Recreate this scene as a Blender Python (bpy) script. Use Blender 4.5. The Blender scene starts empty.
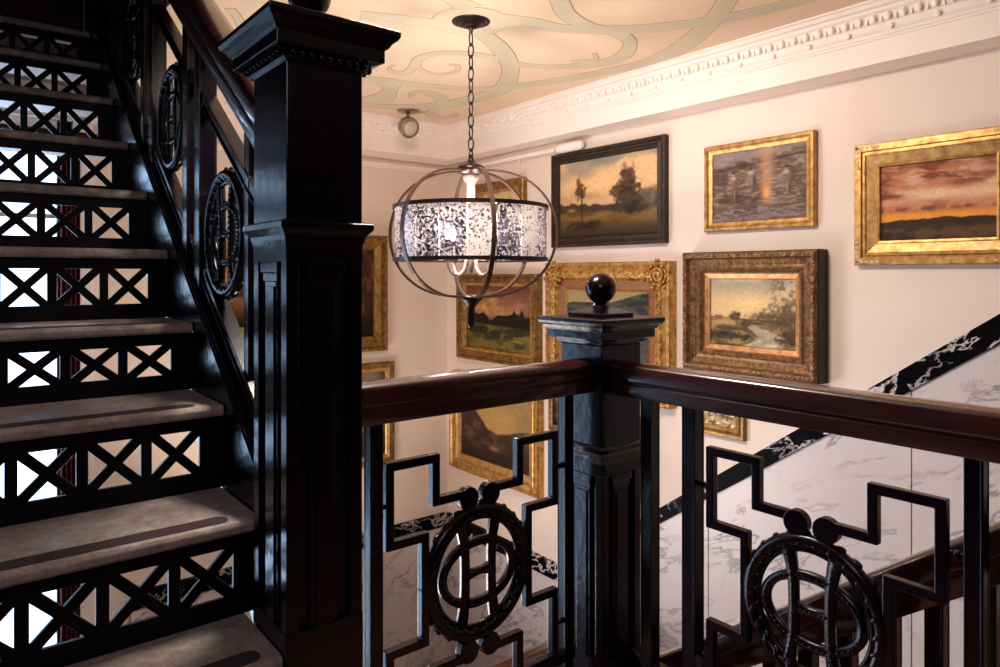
import bpy, bmesh, math, random
import numpy as np
from mathutils import Vector, Matrix

random.seed(7)
SC = bpy.context.scene
COL = SC.collection
PI = math.pi
EYE = 1.197          # eye height above the landing floor; heights below are written relative to the eye and lifted at the end


def lin(c):
    c = c / 255.0
    return c / 12.92 if c <= 0.04045 else ((c + 0.055) / 1.055) ** 2.4


def rgb(r, g, b):
    return (lin(r), lin(g), lin(b), 1.0)


# ------------------------------------------------------------------ camera
cam_d = bpy.data.cameras.new('camera')
cam = bpy.data.objects.new('camera', cam_d)
COL.objects.link(cam)
cam.location = (0, 0, EYE)
cam.rotation_euler = (PI / 2, 0, -math.atan2(0.6245, 0.7810))
cam_d.sensor_width = 36
cam_d.lens = 25.07
cam_d.shift_y = -0.0595
cam_d.clip_start = 0.02
SC.camera = cam

# ------------------------------------------------------------------ world, exposure
SC.view_settings.view_transform = 'Standard'
SC.view_settings.look = 'None'
SC.view_settings.gamma = 1.0
SC.view_settings.use_curve_mapping = False
SC.view_settings.exposure = 0.25
world = bpy.data.worlds.new('world')
SC.world = world
world.use_nodes = True
wb = world.node_tree.nodes['Background']
wb.inputs[0].default_value = (0.52, 0.72, 1.0, 1)
wb.inputs[1].default_value = 4.0


# ------------------------------------------------------------------ lights
def area(name, loc, target, sx, sy, power, color, spread=PI):
    d = bpy.data.lights.new(name, 'AREA')
    d.shape = 'RECTANGLE'
    d.size = sx
    d.size_y = sy
    d.energy = power
    d.color = color
    d.spread = spread
    o = bpy.data.objects.new(name, d)
    COL.objects.link(o)
    o.location = (loc[0], loc[1], loc[2] + EYE)
    v = Vector(target) - Vector(loc)
    o.rotation_euler = v.to_track_quat('-Z', 'Y').to_euler()
    return o


# daylight outside the tall window behind the stair
area('window_daylight', (-0.50, 4.50, -1.0), (-0.50, 0, -1.0), 2.1, 3.6, 55, (0.36, 0.62, 1.0))
# added fill light above the camera, brightening the treads; no real lamp there
area('tread_fill_light', (-0.3, 0.0, 0.95), (0.0, 1.5, -0.6), 0.7, 0.7, 9, (1.0, 0.88, 0.92))
# invented source under the ceiling, out of view, that brightens the walls
area('wall_fill_light', (1.15, 1.72, 0.985), (1.75, 1.80, -0.5), 0.38, 0.38, 50, (1.0, 0.90, 0.79))
# made-up source low in the stairwell, lifting the marble wall
area('stairwell_fill_light', (1.1, 3.3, -1.6), (2.4, 2.6, 0.6), 0.9, 0.9, 26, (1.0, 0.86, 0.74))


# ------------------------------------------------------------------ materials
def mat(name, color, rough=0.5, metal=0.0, spec=0.5, coat=0.0):
    m = bpy.data.materials.new(name)
    m.use_nodes = True
    b = m.node_tree.nodes['Principled BSDF']
    b.inputs['Base Color'].default_value = color
    b.inputs['Roughness'].default_value = rough
    b.inputs['Metallic'].default_value = metal
    b.inputs['Specular IOR Level'].default_value = spec
    b.inputs['Coat Weight'].default_value = coat
    return m


def N(m, typ, **kw):
    n = m.node_tree.nodes.new(typ)
    for k, v in kw.items():
        if k in n.inputs:
            n.inputs[k].default_value = v
        else:
            setattr(n, k, v)
    return n


def L(m, a, b):
    m.node_tree.links.new(a, b)


def bsdf(m):
    return m.node_tree.nodes['Principled BSDF']


def coords(m, scale=(1, 1, 1), rot=(0, 0, 0)):
    tc = N(m, 'ShaderNodeTexCoord')
    mp = N(m, 'ShaderNodeMapping')
    mp.inputs['Scale'].default_value = scale
    mp.inputs['Rotation'].default_value = rot
    L(m, tc.outputs['Object'], mp.inputs['Vector'])
    return mp.outputs['Vector']


def noise_color(m, stops, scale=5, detail=6, rough=0.6, dist=0.0, vec=None, nscale=(1, 1, 1), rot=(0, 0, 0)):
    v = vec or coords(m, nscale, rot)
    n = N(m, 'ShaderNodeTexNoise')
    n.inputs['Scale'].default_value = scale
    n.inputs['Detail'].default_value = detail
    n.inputs['Roughness'].default_value = rough
    n.inputs['Distortion'].default_value = dist
    L(m, v, n.inputs['Vector'])
    r = N(m, 'ShaderNodeValToRGB')
    el = r.color_ramp.elements
    el[0].position, el[0].color = stops[0]
    el[1].position, el[1].color = stops[-1]
    for p, c in stops[1:-1]:
        e = el.new(p)
        e.color = c
    L(m, n.outputs['Fac'], r.inputs['Fac'])
    L(m, r.outputs['Color'], bsdf(m).inputs['Base Color'])
    return n, r


def bump(m, scale, strength, dist=0.01, detail=4, nscale=(1, 1, 1)):
    v = coords(m, nscale)
    n = N(m, 'ShaderNodeTexNoise')
    n.inputs['Scale'].default_value = scale
    n.inputs['Detail'].default_value = detail
    L(m, v, n.inputs['Vector'])
    b = N(m, 'ShaderNodeBump')
    b.inputs['Strength'].default_value = strength
    b.inputs['Distance'].default_value = dist
    L(m, n.outputs['Fac'], b.inputs['Height'])
    L(m, b.outputs['Normal'], bsdf(m).inputs['Normal'])


M = {}
m = M['wall'] = mat('cream_wall_paint', rgb(228, 208, 194), 0.7, spec=0.2)
noise_color(m, [(0.3, rgb(224, 202, 188)), (0.7, rgb(232, 213, 200))], 1.2, 3)
bump(m, 60, 0.08, 0.003)
M['white'] = mat('white_plaster_paint', rgb(240, 224, 214), 0.55, spec=0.3)
M['ceiling'] = mat('peach_ceiling_paint', rgb(232, 206, 176), 0.8, spec=0.15)
noise_color(M['ceiling'], [(0.3, rgb(230, 202, 172)), (0.7, rgb(238, 212, 186))], 1.6, 4)
M['scroll'] = mat('sage_scroll_paint', rgb(214, 196, 162), 0.8, spec=0.15)
noise_color(M['scroll'], [(0.3, rgb(206, 192, 166)), (0.7, rgb(220, 205, 180))], 4, 4)
M['scroll_edge'] = mat('brown_outline_paint', rgb(190, 148, 106), 0.8, spec=0.15)

m = M['black'] = mat('black_gloss_paint', rgb(11, 4, 14), 0.2, spec=0.3, coat=0.0)
bsdf(m).inputs['Coat Roughness'].default_value = 0.16
bump(m, 34, 0.45, 0.0025, 6)
m = M['iron'] = mat('black_painted_iron', rgb(11, 4, 14), 0.24, spec=0.36, coat=0.0)
bump(m, 90, 0.35, 0.0015, 4)
m = M['riser'] = mat('black_matt_iron', rgb(10, 5, 12), 0.45, spec=0.15)
bump(m, 90, 0.3, 0.0015, 4)

m = M['wood'] = mat('polished_mahogany', rgb(70, 26, 20), 0.3, spec=0.5, coat=1.0)
noise_color(m, [(0.25, rgb(30, 9, 11)), (0.5, rgb(50, 16, 16)), (0.8, rgb(70, 27, 22))], 6, 6, 0.6, 0.8, nscale=(1, 1, 9))
bump(m, 30, 0.12, 0.001, 5, (1, 1, 6))
bsdf(m).inputs['Coat Roughness'].default_value = 0.09

m = M['tread'] = mat('worn_grey_stone', rgb(150, 134, 130), 0.5, spec=0.4)
noise_color(m, [(0.30, rgb(104, 92, 92)), (0.5, rgb(154, 138, 132)), (0.72, rgb(206, 188, 174))], 22, 12, 0.85)
bump(m, 120, 0.5, 0.002, 8)
m = M['grip'] = mat('dark_grip_strip', rgb(64, 50, 50), 0.85, spec=0.2)
bump(m, 300, 0.6, 0.001)


def marble(name, base, dark, vein_scale, thresh, rough=0.18):
    m = mat(name, base, rough, spec=0.5)
    v = coords(m, (1, 1, 1), (0.5, 0.3, 0.6))
    n1 = N(m, 'ShaderNodeTexNoise')
    n1.inputs['Scale'].default_value = vein_scale
    n1.inputs['Detail'].default_value = 9
    n1.inputs['Roughness'].default_value = 0.62
    n1.inputs['Distortion'].default_value = 0.5
    mp = N(m, 'ShaderNodeMapping')
    mp.inputs['Rotation'].default_value = (0.75, 0, 0)
    mp.inputs['Scale'].default_value = (1, 0.5, 1.7)
    L(m, v, mp.inputs['Vector'])
    L(m, mp.outputs['Vector'], n1.inputs['Vector'])
    s = N(m, 'ShaderNodeMath', operation='SUBTRACT')
    s.inputs[1].default_value = 0.5
    a = N(m, 'ShaderNodeMath', operation='ABSOLUTE')
    L(m, n1.outputs['Fac'], s.inputs[0])
    L(m, s.outputs[0], a.inputs[0])
    r = N(m, 'ShaderNodeValToRGB')
    r.color_ramp.elements[0].position = 0.0
    r.color_ramp.elements[0].color = (1, 1, 1, 1)
    r.color_ramp.elements[1].position = thresh
    r.color_ramp.elements[1].color = (0, 0, 0, 1)
    L(m, a.outputs[0], r.inputs['Fac'])
    n2 = N(m, 'ShaderNodeTexNoise')
    n2.inputs['Scale'].default_value = vein_scale * 0.8
    n2.inputs['Detail'].default_value = 3
    L(m, v, n2.inputs['Vector'])
    r2 = N(m, 'ShaderNodeValToRGB')
    r2.color_ramp.elements[0].position = 0.34
    r2.color_ramp.elements[1].position = 0.56
    L(m, n2.outputs['Fac'], r2.inputs['Fac'])
    mu = N(m, 'ShaderNodeMath', operation='MULTIPLY')
    L(m, r.outputs['Color'], mu.inputs[0])
    L(m, r2.outputs['Color'], mu.inputs[1])
    mx = N(m, 'ShaderNodeMixRGB')
    mx.inputs['Color1'].default_value = base
    mx.inputs['Color2'].default_value = dark
    L(m, mu.outputs[0], mx.inputs['Fac'])
    L(m, mx.outputs['Color'], bsdf(m).inputs['Base Color'])
    return m


M['marble'] = marble('white_veined_marble', rgb(208, 194, 190), rgb(132, 122, 128), 3.4, 0.028, 0.35)
M['black_marble'] = marble('black_veined_marble', rgb(7, 6, 10), rgb(225, 215, 215), 4.5, 0.020, 0.45)
bsdf(M['black_marble']).inputs['Specular IOR Level'].default_value = 0.03
M['joint'] = mat('dark_joint', rgb(90, 78, 74), 0.9)


def gold_mat(name, lo, mid, hi, rough=0.38, metal=0.55, sc=30, b=0.5):
    m = mat(name, mid, rough, metal, 0.5)
    noise_color(m, [(0.28, lo), (0.5, mid), (0.75, hi)], sc, 6, 0.65)
    bump(m, sc * 3, b, 0.002, 5)
    return m


M['gold'] = gold_mat('bright_gilt', rgb(112, 74, 32), rgb(184, 136, 72), rgb(220, 178, 112))
M['gold_pale'] = gold_mat('pale_gilt', rgb(150, 106, 56), rgb(198, 152, 92), rgb(226, 186, 128), 0.4)
M['gold_old'] = gold_mat('aged_bronze_gilt', rgb(58, 38, 22), rgb(128, 92, 58), rgb(176, 134, 90), 0.42, 0.5, 45, 0.9)
M['gold_dark'] = gold_mat('olive_gilt', rgb(66, 44, 18), rgb(136, 98, 48), rgb(180, 138, 78), 0.4)
M['orange_wood'] = mat('orange_stained_wood', rgb(160, 92, 40), 0.45)
noise_color(M['orange_wood'], [(0.3, rgb(112, 62, 24)), (0.7, rgb(150, 92, 44))], 20, 6, nscale=(1, 1, 5))
M['copper_liner'] = gold_mat('copper_gilt', rgb(150, 92, 52), rgb(200, 140, 92), rgb(224, 172, 120), 0.4)
M['dark_frame'] = mat('dark_brown_frame_paint', rgb(38, 30, 26), 0.45, spec=0.25)
noise_color(M['dark_frame'], [(0.3, rgb(26, 17, 12)), (0.75, rgb(66, 50, 36))], 25, 6)
M['back_board'] = mat('dark_frame_side', rgb(30, 18, 14), 0.6)
M['bronze'] = mat('oil_rubbed_bronze', rgb(42, 26, 24), 0.32, 0.7, 0.5)
M['hoop'] = mat('bronze_hoop_metal', rgb(92, 68, 60), 0.3, 0.75, 0.5)
M['candle'] = mat('cream_candle_sleeve', rgb(112, 92, 84), 0.6)
M['socket'] = mat('pale_arm_enamel', rgb(120, 100, 92), 0.5)
M['steel'] = mat('brushed_nickel', rgb(150, 134, 116), 0.35, 0.8)
M['curtain'] = mat('dark_red_curtain_cloth', rgb(92, 26, 22), 0.8)
M['window_paint'] = mat('white_window_paint', rgb(232, 226, 224), 0.4)
M['floor'] = mat('terracotta_floor', rgb(140, 96, 78), 0.4)
noise_color(M['floor'], [(0.3, rgb(120, 80, 64)), (0.7, rgb(160, 112, 92))], 3, 6)


def emit_mat(name, color, strength):
    m = bpy.data.materials.new(name)
    m.use_nodes = True
    b = bsdf(m)
    b.inputs['Base Color'].default_value = color
    b.inputs['Emission Color'].default_value = color
    b.inputs['Emission Strength'].default_value = strength
    return m


M['bulb'] = emit_mat('lit_candle_bulb', (1.0, 0.86, 0.72, 1), 80)
M['spot_glass'] = mat('unlit_spot_glass', rgb(190, 172, 150), 0.15)

# antiqued speckled glass
m = M['mercury'] = bpy.data.materials.new('speckled_mercury_glass')
m.use_nodes = True
nt = m.node_tree
b = bsdf(m)
b.inputs['Base Color'].default_value = (0.62, 0.60, 0.60, 1)
b.inputs['Roughness'].default_value = 0.3
tl = N(m, 'ShaderNodeBsdfTranslucent')
tl.inputs['Color'].default_value = (0.42, 0.39, 0.37, 1)
mixa = N(m, 'ShaderNodeMixShader')
mixa.inputs[0].default_value = 0.6
L(m, b.outputs[0], mixa.inputs[1])
L(m, tl.outputs[0], mixa.inputs[2])
tr = N(m, 'ShaderNodeBsdfTransparent')
tr.inputs['Color'].default_value = (0.30, 0.28, 0.34, 1)
gl = N(m, 'ShaderNodeBsdfGlossy')
gl.inputs['Color'].default_value = (0.35, 0.33, 0.40, 1)
gl.inputs['Roughness'].default_value = 0.1
mixb = N(m, 'ShaderNodeMixShader')
mixb.inputs[0].default_value = 0.22
L(m, tr.outputs[0], mixb.inputs[1])
L(m, gl.outputs[0], mixb.inputs[2])
v = coords(m)
vo = N(m, 'ShaderNodeTexNoise')
vo.inputs['Scale'].default_value = 95
vo.inputs['Detail'].default_value = 4
vo.inputs['Roughness'].default_value = 0.55
L(m, v, vo.inputs['Vector'])
big = N(m, 'ShaderNodeTexNoise')
big.inputs['Scale'].default_value = 9
L(m, v, big.inputs['Vector'])
ad = N(m, 'ShaderNodeMath', operation='ADD')
L(m, vo.outputs['Fac'], ad.inputs[0])
mm = N(m, 'ShaderNodeMath', operation='MULTIPLY')
mm.inputs[1].default_value = 0.35
L(m, big.outputs['Fac'], mm.inputs[0])
L(m, mm.outputs[0], ad.inputs[1])
rr = N(m, 'ShaderNodeValToRGB')
rr.color_ramp.elements[0].position = 0.70
rr.color_ramp.elements[1].position = 0.72
oi = N(m, 'ShaderNodeObjectInfo')
rm = N(m, 'ShaderNodeMath', operation='MULTIPLY_ADD')
rm.inputs[1].default_value = 0.07
L(m, oi.outputs['Random'], rm.inputs[0])
L(m, ad.outputs[0], rm.inputs[2])
L(m, rm.outputs[0], rr.inputs['Fac'])
mixc = N(m, 'ShaderNodeMixShader')
L(m, rr.outputs['Color'], mixc.inputs[0])
L(m, mixb.outputs[0], mixc.inputs[1])
L(m, mixa.outputs[0], mixc.inputs[2])
L(m, mixc.outputs[0], nt.nodes['Material Output'].inputs['Surface'])

# clear window glass
m = M['glass'] = bpy.data.materials.new('clear_glass')
m.use_nodes = True
t_ = N(m, 'ShaderNodeBsdfTransparent')
g_ = N(m, 'ShaderNodeBsdfGlossy')
g_.inputs['Roughness'].default_value = 0.02
mx = N(m, 'ShaderNodeMixShader')
mx.inputs[0].default_value = 0.06
L(m, t_.outputs[0], mx.inputs[1])
L(m, g_.outputs[0], mx.inputs[2])
L(m, mx.outputs[0], m.node_tree.nodes['Material Output'].inputs['Surface'])

# canvases read a colour attribute painted below
m = M['canvas'] = mat('oil_on_canvas', (1, 1, 1, 1), 0.55, spec=0.12)
at = N(m, 'ShaderNodeVertexColor')
at.layer_name = 'paint'
L(m, at.outputs['Color'], bsdf(m).inputs['Base Color'])
bump(m, 220, 0.35, 0.0015, 4)


# ------------------------------------------------------------------ mesh helpers
def newbm():
    return bmesh.new()


def obj(name, bm, m, parent=None, smooth=False, bevel=0.0, loc=None):
    bmesh.ops.recalc_face_normals(bm, faces=bm.faces)
    me = bpy.data.meshes.new(name)
    bm.to_mesh(me)
    bm.free()
    if isinstance(m, (list, tuple)):
        for x in m:
            me.materials.append(x)
    else:
        me.materials.append(m)
    if smooth:
        for p in me.polygons:
            p.use_smooth = True
    o = bpy.data.objects.new(name, me)
    COL.objects.link(o)
    if bevel:
        md = o.modifiers.new('bevel', 'BEVEL')
        md.width = bevel
        md.segments = 2
        md.limit_method = 'ANGLE'
        md.angle_limit = 0.6
    if parent:
        o.parent = parent
    if loc:
        o.location = loc
    return o


def box(bm, x0, x1, y0, y1, z0, z1):
    v = [bm.verts.new(p) for p in ((x0, y0, z0), (x1, y0, z0), (x1, y1, z0), (x0, y1, z0),
                                   (x0, y0, z1), (x1, y0, z1), (x1, y1, z1), (x0, y1, z1))]
    for f in ((3, 2, 1, 0), (4, 5, 6, 7), (0, 1, 5, 4), (1, 2, 6, 5), (2, 3, 7, 6), (3, 0, 4, 7)):
        bm.faces.new([v[i] for i in f])


_BT = {}


def blob_template(seg, ring):
    k = (seg, ring)
    if k not in _BT:
        vs = [Vector((0, 0, -1))]
        for i in range(1, ring):
            a = -PI / 2 + PI * i / ring
            for j in range(seg):
                vs.append(Vector((math.cos(a) * math.cos(2 * PI * j / seg), math.cos(a) * math.sin(2 * PI * j / seg), math.sin(a))))
        vs.append(Vector((0, 0, 1)))
        fs = [(0, 1 + (j + 1) % seg, 1 + j) for j in range(seg)]
        for i in range(ring - 2):
            for j in range(seg):
                a, b = 1 + i * seg + j, 1 + i * seg + (j + 1) % seg
                fs.append((a, b, b + seg, a + seg))
        t = len(vs) - 1
        fs += [(t, 1 + (ring - 2) * seg + j, 1 + (ring - 2) * seg + (j + 1) % seg) for j in range(seg)]
        _BT[k] = (vs, fs)
    return _BT[k]


def ellipsoid(bm, matrix, seg=7, ring=5, fn=None):
    vs, fs = blob_template(seg, ring)
    nv = [bm.verts.new(fn(matrix @ v) if fn else matrix @ v) for v in vs]
    for f in fs:
        bm.faces.new([nv[i] for i in f])


def blob(bm, c, r, seg=10, ring=7, rot=None):
    if not hasattr(r, '__len__'):
        r = (r, r, r)
    mt = Matrix.Translation(c)
    if rot is not None:
        mt = mt @ rot
    ellipsoid(bm, mt @ Matrix.Diagonal((r[0], r[1], r[2], 1)), seg, ring)


def tube(bm, pts, r, n=8, closed=False, flat=None):
    """round tube along 3-D points; r may be a list; flat=(a,b) makes an elliptical section"""
    P = [Vector(p) for p in pts]
    k = len(P)
    rings = []
    up = None
    for i, p in enumerate(P):
        if closed:
            t = (P[(i + 1) % k] - P[i - 1]).normalized()
        else:
            t = (P[min(i + 1, k - 1)] - P[max(i - 1, 0)]).normalized()
        if up is None:
            up = Vector((0, 0, 1)) if abs(t.z) < 0.9 else Vector((1, 0, 0))
        up = (up - t * up.dot(t))
        if up.length < 1e-6:
            up = t.orthogonal()
        up.normalize()
        s = t.cross(up)
        rad = r[i] if hasattr(r, '__len__') else r
        fa, fb = flat if flat else (1, 1)
        rings.append([bm.verts.new(p + up * math.cos(2 * PI * j / n) * rad * fa + s * math.sin(2 * PI * j / n) * rad * fb)
                      for j in range(n)])
    m_ = k if closed else k - 1
    for i in range(m_):
        a, b2 = rings[i], rings[(i + 1) % k]
        off = 0
        if closed and i == k - 1:
            off = min(range(n), key=lambda q: (a[0].co - b2[q].co).length)
        for j in range(n):
            bm.faces.new([a[j], a[(j + 1) % n], b2[(j + 1 + off) % n], b2[(j + off) % n]])
    if not closed:
        bm.faces.new(rings[0][::-1])
        bm.faces.new(rings[-1])


def lathe(bm, prof, c, n=32, axis='Z'):
    """prof: (radius, height) list"""
    rings = []
    for r, h in prof:
        ring = []
        for j in range(n):
            a = 2 * PI * j / n
            x, y = math.cos(a) * max(r, 1e-4), math.sin(a) * max(r, 1e-4)
            if axis == 'Z':
                p = (c[0] + x, c[1] + y, c[2] + h)
            elif axis == 'Y':
                p = (c[0] + x, c[1] + h, c[2] + y)
            else:
                p = (c[0] + h, c[1] + x, c[2] + y)
            ring.append(bm.verts.new(p))
        rings.append(ring)
    for i in range(len(rings) - 1):
        for j in range(n):
            bm.faces.new([rings[i][j], rings[i][(j + 1) % n], rings[i + 1][(j + 1) % n], rings[i + 1][j]])
    bm.faces.new(rings[0][::-1])
    bm.faces.new(rings[-1])


def extrude_profile(bm, prof, a, b, side, up=Vector((0, 0, 1)), ca=None, cb=None):
    """closed profile [(s,u)] swept from a to b; end planes may be shifted along the run by ca/cb(s,u)"""
    a, b, side = Vector(a), Vector(b), Vector(side)
    t = (b - a).normalized()
    ra, rb = [], []
    for s, u in prof:
        ra.append(bm.verts.new(a + side * s + up * u + t * (ca(s, u) if ca else 0)))
        rb.append(bm.verts.new(b + side * s + up * u + t * (cb(s, u) if cb else 0)))
    n = len(prof)
    for i in range(n):
        bm.faces.new([ra[i], ra[(i + 1) % n], rb[(i + 1) % n], rb[i]])
    bm.faces.new(ra[::-1])
    bm.faces.new(rb)


def square_stack(bm, cx, cy, prof):
    """stack of square rings: prof (half width, z)"""
    rings = []
    for h, z in prof:
        rings.append([bm.verts.new((cx + sx * h, cy + sy * h, z)) for sx, sy in ((-1, -1), (1, -1), (1, 1), (-1, 1))])
    for i in range(len(rings) - 1):
        for j in range(4):
            bm.faces.new([rings[i][j], rings[i][(j + 1) % 4], rings[i + 1][(j + 1) % 4], rings[i + 1][j]])
    bm.faces.new(rings[0][::-1])
    bm.faces.new(rings[-1])


def plane_map(axis, origin):
    """(u, v, w) -> world. axis 'X': u runs along +X, panel in the XZ plane; 'Y': u runs along +Y"""
    ox, oy, oz = origin
    if axis == 'X':
        return lambda u, v, w: (ox + u, oy + w, oz + v)
    return lambda u, v, w: (ox + w, oy + u, oz + v)


def bar2d(bm, pts, w, d, mp, closed=False):
    """flat bar with mitred corners along 2-D points; width w, depth d"""
    P = [Vector(p) for p in pts]
    k = len(P)
    rows = []
    for i in range(k):
        if closed:
            a, b2 = P[i - 1], P[(i + 1) % k]
            d1, d2 = (P[i] - a).normalized(), (b2 - P[i]).normalized()
        else:
            d1 = (P[i] - P[max(i - 1, 0)])
            d2 = (P[min(i + 1, k - 1)] - P[i])
            if d1.length < 1e-9:
                d1 = d2
            if d2.length < 1e-9:
                d2 = d1
            d1, d2 = d1.normalized(), d2.normalized()
        n1, n2 = Vector((-d1.y, d1.x)), Vector((-d2.y, d2.x))
        mi = (n1 + n2)
        mi = mi / max(1e-6, mi.length_squared) * 2
        hw = (w[i] if hasattr(w, '__len__') else w) / 2
        rows.append([bm.verts.new(mp(*(P[i] + mi * hw * s), q)) for s, q in ((1, -d / 2), (1, d / 2), (-1, d / 2), (-1, -d / 2))])
    for i in range(k if closed else k - 1):
        a, b2 = rows[i], rows[(i + 1) % k]
        for j in range(4):
            bm.faces.new([a[j], a[(j + 1) % 4], b2[(j + 1) % 4], b2[j]])
    if not closed:
        bm.faces.new(rows[0][::-1])
        bm.faces.new(rows[-1])


def empty(name, loc=(0, 0, 0)):
    o = bpy.data.objects.new(name, None)
    COL.objects.link(o)
    o.location = loc
    o.empty_display_size = 0.1
    return o


def tag(o, label, cat, group=None, kind=None):
    if label:
        o['label'] = label
    if cat:
        o['category'] = cat
    if group:
        o['group'] = group
    if kind:
        o['kind'] = kind
    return o


def structure(o):
    o['kind'] = 'structure'
    return o


# ------------------------------------------------------------------ key dimensions (metres, heights from the eye)
XW, YW = 2.90, 4.25           # right wall, back wall
ZC = 1.007                    # ceiling
ZF = -1.197                   # landing floor
ZL = -3.143                   # lower landing floor
XS = 0.560                    # right end of the treads
RISE, RUN = 0.2162, 0.2923
Y1, Z1 = 1.537, -0.549        # nosing of tread 1
S = 0.165                     # newel width
NX1, NX2, NY = 0.617, 1.5295, 1.4325

# ------------------------------------------------------------------ setting
bm = newbm(); box(bm, XW, XW + 0.12, -3.0, YW + 0.12, ZL - 0.1, 3.4)
structure(obj('wall_right', bm, M['wall']))
bm = newbm()
box(bm, 0.53, XW, YW, YW + 0.12, ZL - 0.1, 3.4)
box(bm, -1.50, 0.53, YW, YW + 0.12, 0.80, 3.4)
box(bm, -2.6, -1.50, YW, YW + 0.12, ZL - 0.1, 3.4)
box(bm, -1.50, 0.53, YW, YW + 0.12, ZL - 0.1, -2.80)
structure(obj('wall_back', bm, M['wall']))
bm = newbm(); box(bm, -2.72, -2.6, -3.0, YW + 0.12, ZL - 0.1, 3.4)
M['hall_wall'] = mat('darkened_unseen_wall', rgb(60, 34, 34), 0.6)  # unseen walls darkened to keep reflections in the black paint low
structure(obj('wall_left', bm, M['hall_wall']))
bm = newbm(); box(bm, -2.72, XW + 0.12, -3.12, -3.0, ZL - 0.1, 3.4)
structure(obj('wall_front', bm, M['hall_wall']))
bm = newbm()
box(bm, -2.6, -0.75, -3.0, 1.5, ZF - 0.15, ZF)
box(bm, -0.75, 1.60, -3.0, 1.50, ZF - 0.15, ZF)
box(bm, 1.60, XW, -3.0, 0.40, ZF - 0.15, ZF)
structure(obj('floor', bm, M['floor']))
bm = newbm(); box(bm, -2.6, XW, -3.0, YW, ZL - 0.12, ZL)
structure(obj('floor_lower', bm, M['floor']))
bm = newbm()
box(bm, 0.66, XW, -3.0, YW, ZC, ZC + 0.28)
box(bm, -2.6, 0.66, 4.12, YW, ZC, ZC + 0.10)
box(bm, -2.6, 0.66, -3.0, 0.4, ZC, ZC + 0.28)
ceil = structure(obj('ceiling', bm, M['ceiling']))
bm = newbm(); box(bm, -2.72, XW + 0.12, -3.12, YW + 0.12, 3.4, 3.5)
structure(obj('ceiling_upper', bm, M['ceiling']))

# painted scrollwork on the ceiling
SCROLL = [
 [(1.266, 2.455, 0.043), (1.409, 2.395, 0.043), (1.532, 2.353, 0.05), (1.595, 2.317, 0.067)],
 [(1.725, 2.157, 0.064), (1.832, 2.099, 0.046), (1.972, 2.073, 0.044), (2.156, 1.956, 0.047), (2.312, 1.773, 0.047), (2.417, 1.548, 0.044), (2.46, 1.311, 0.044), (2.467, 1.0, 0.041)],
 [(1.544, 1.719, 0.027), (1.677, 1.799, 0.031), (1.784, 1.875, 0.034), (1.898, 1.95, 0.037), (2.045, 1.986, 0.037), (2.156, 1.956, 0.036)],
 [(2.109, 1.979, 0.032), (2.218, 1.968, 0.036), (2.339, 2.017, 0.028), (2.449, 2.161, 0.043), (2.445, 2.321, 0.046), (2.306, 2.494, 0.033), (2.146, 2.561, 0.03)],
 [(2.317, 2.211, 0.005), (2.389, 2.267, 0.011), (2.37, 2.321, 0.023), (2.315, 2.365, 0.012)],
 [(2.119, 1.36, 0.036), (2.25, 1.478, 0.037), (2.356, 1.597, 0.041), (2.488, 1.784, 0.05), (2.582, 1.98, 0.055), (2.615, 2.21, 0.05), (2.501, 2.629, 0.043), (2.376, 2.902, 0.047), (2.24, 3.063, 0.041), (2.037, 3.148, 0.039), (1.851, 3.197, 0.037), (1.681, 3.238, 0.036)],
 [(1.724, 2.302, 0.037), (1.902, 2.4, 0.044), (2.076, 2.536, 0.043), (2.229, 2.707, 0.042), (2.381, 2.977, 0.057), (2.377, 3.231, 0.063), (2.336, 3.446, 0.066), (2.152, 3.657, 0.063), (1.95, 3.755, 0.05)],
 [(2.037, 2.548, 0.033), (1.891, 2.57, 0.028), (1.772, 2.647, 0.027), (1.737, 2.769, 0.025), (1.786, 2.911, 0.022), (1.808, 3.022, 0.025), (1.756, 3.042, 0.02), (1.703, 2.998, 0.005), (1.697, 2.94, 0.006)],
 [(1.775, 2.857, 0.014), (1.83, 2.917, 0.013), (1.923, 2.953, 0.02), (1.982, 2.906, 0.019), (1.985, 2.815, 0.01), (1.93, 2.753, 0.011), (1.904, 2.774, 0.012)],
 [(2.087, 3.434, 0.007), (2.046, 3.325, 0.021), (2.107, 3.277, 0.044), (2.238, 3.342, 0.037), (2.34, 3.506, 0.035), (2.364, 3.653, 0.023), (2.469, 3.745, 0.042), (2.54, 3.689, 0.032), (2.511, 3.57, 0.011)],
 [(1.649, 3.286, 0.056), (1.81, 3.23, 0.073), (1.91, 3.353, 0.038), (1.955, 3.569, 0.079), (1.883, 3.777, 0.072)],
 [(1.558, 2.13, 0.053), (1.469, 2.102, 0.039), (1.386, 2.076, 0.044), (1.222, 2.077, 0.047), (1.001, 2.154, 0.047)],
 [(0.848, 2.698, 0.017), (0.906, 2.783, 0.016), (1.032, 3.013, 0.022), (1.238, 3.206, 0.029)],
]


def catmull(pts, k=8):
    P = [Vector(p) for p in pts]
    out = []
    for i in range(len(P) - 1):
        a, b2, c, d = P[max(i - 1, 0)], P[i], P[i + 1], P[min(i + 2, len(P) - 1)]
        for j in range(k):
            t = j / k
            out.append(0.5 * ((2 * b2) + (c - a) * t + (2 * a - 5 * b2 + 4 * c - d) * t * t + (3 * b2 - a - 3 * c + d) * t ** 3))
    out.append(P[-1])
    return out


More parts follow.
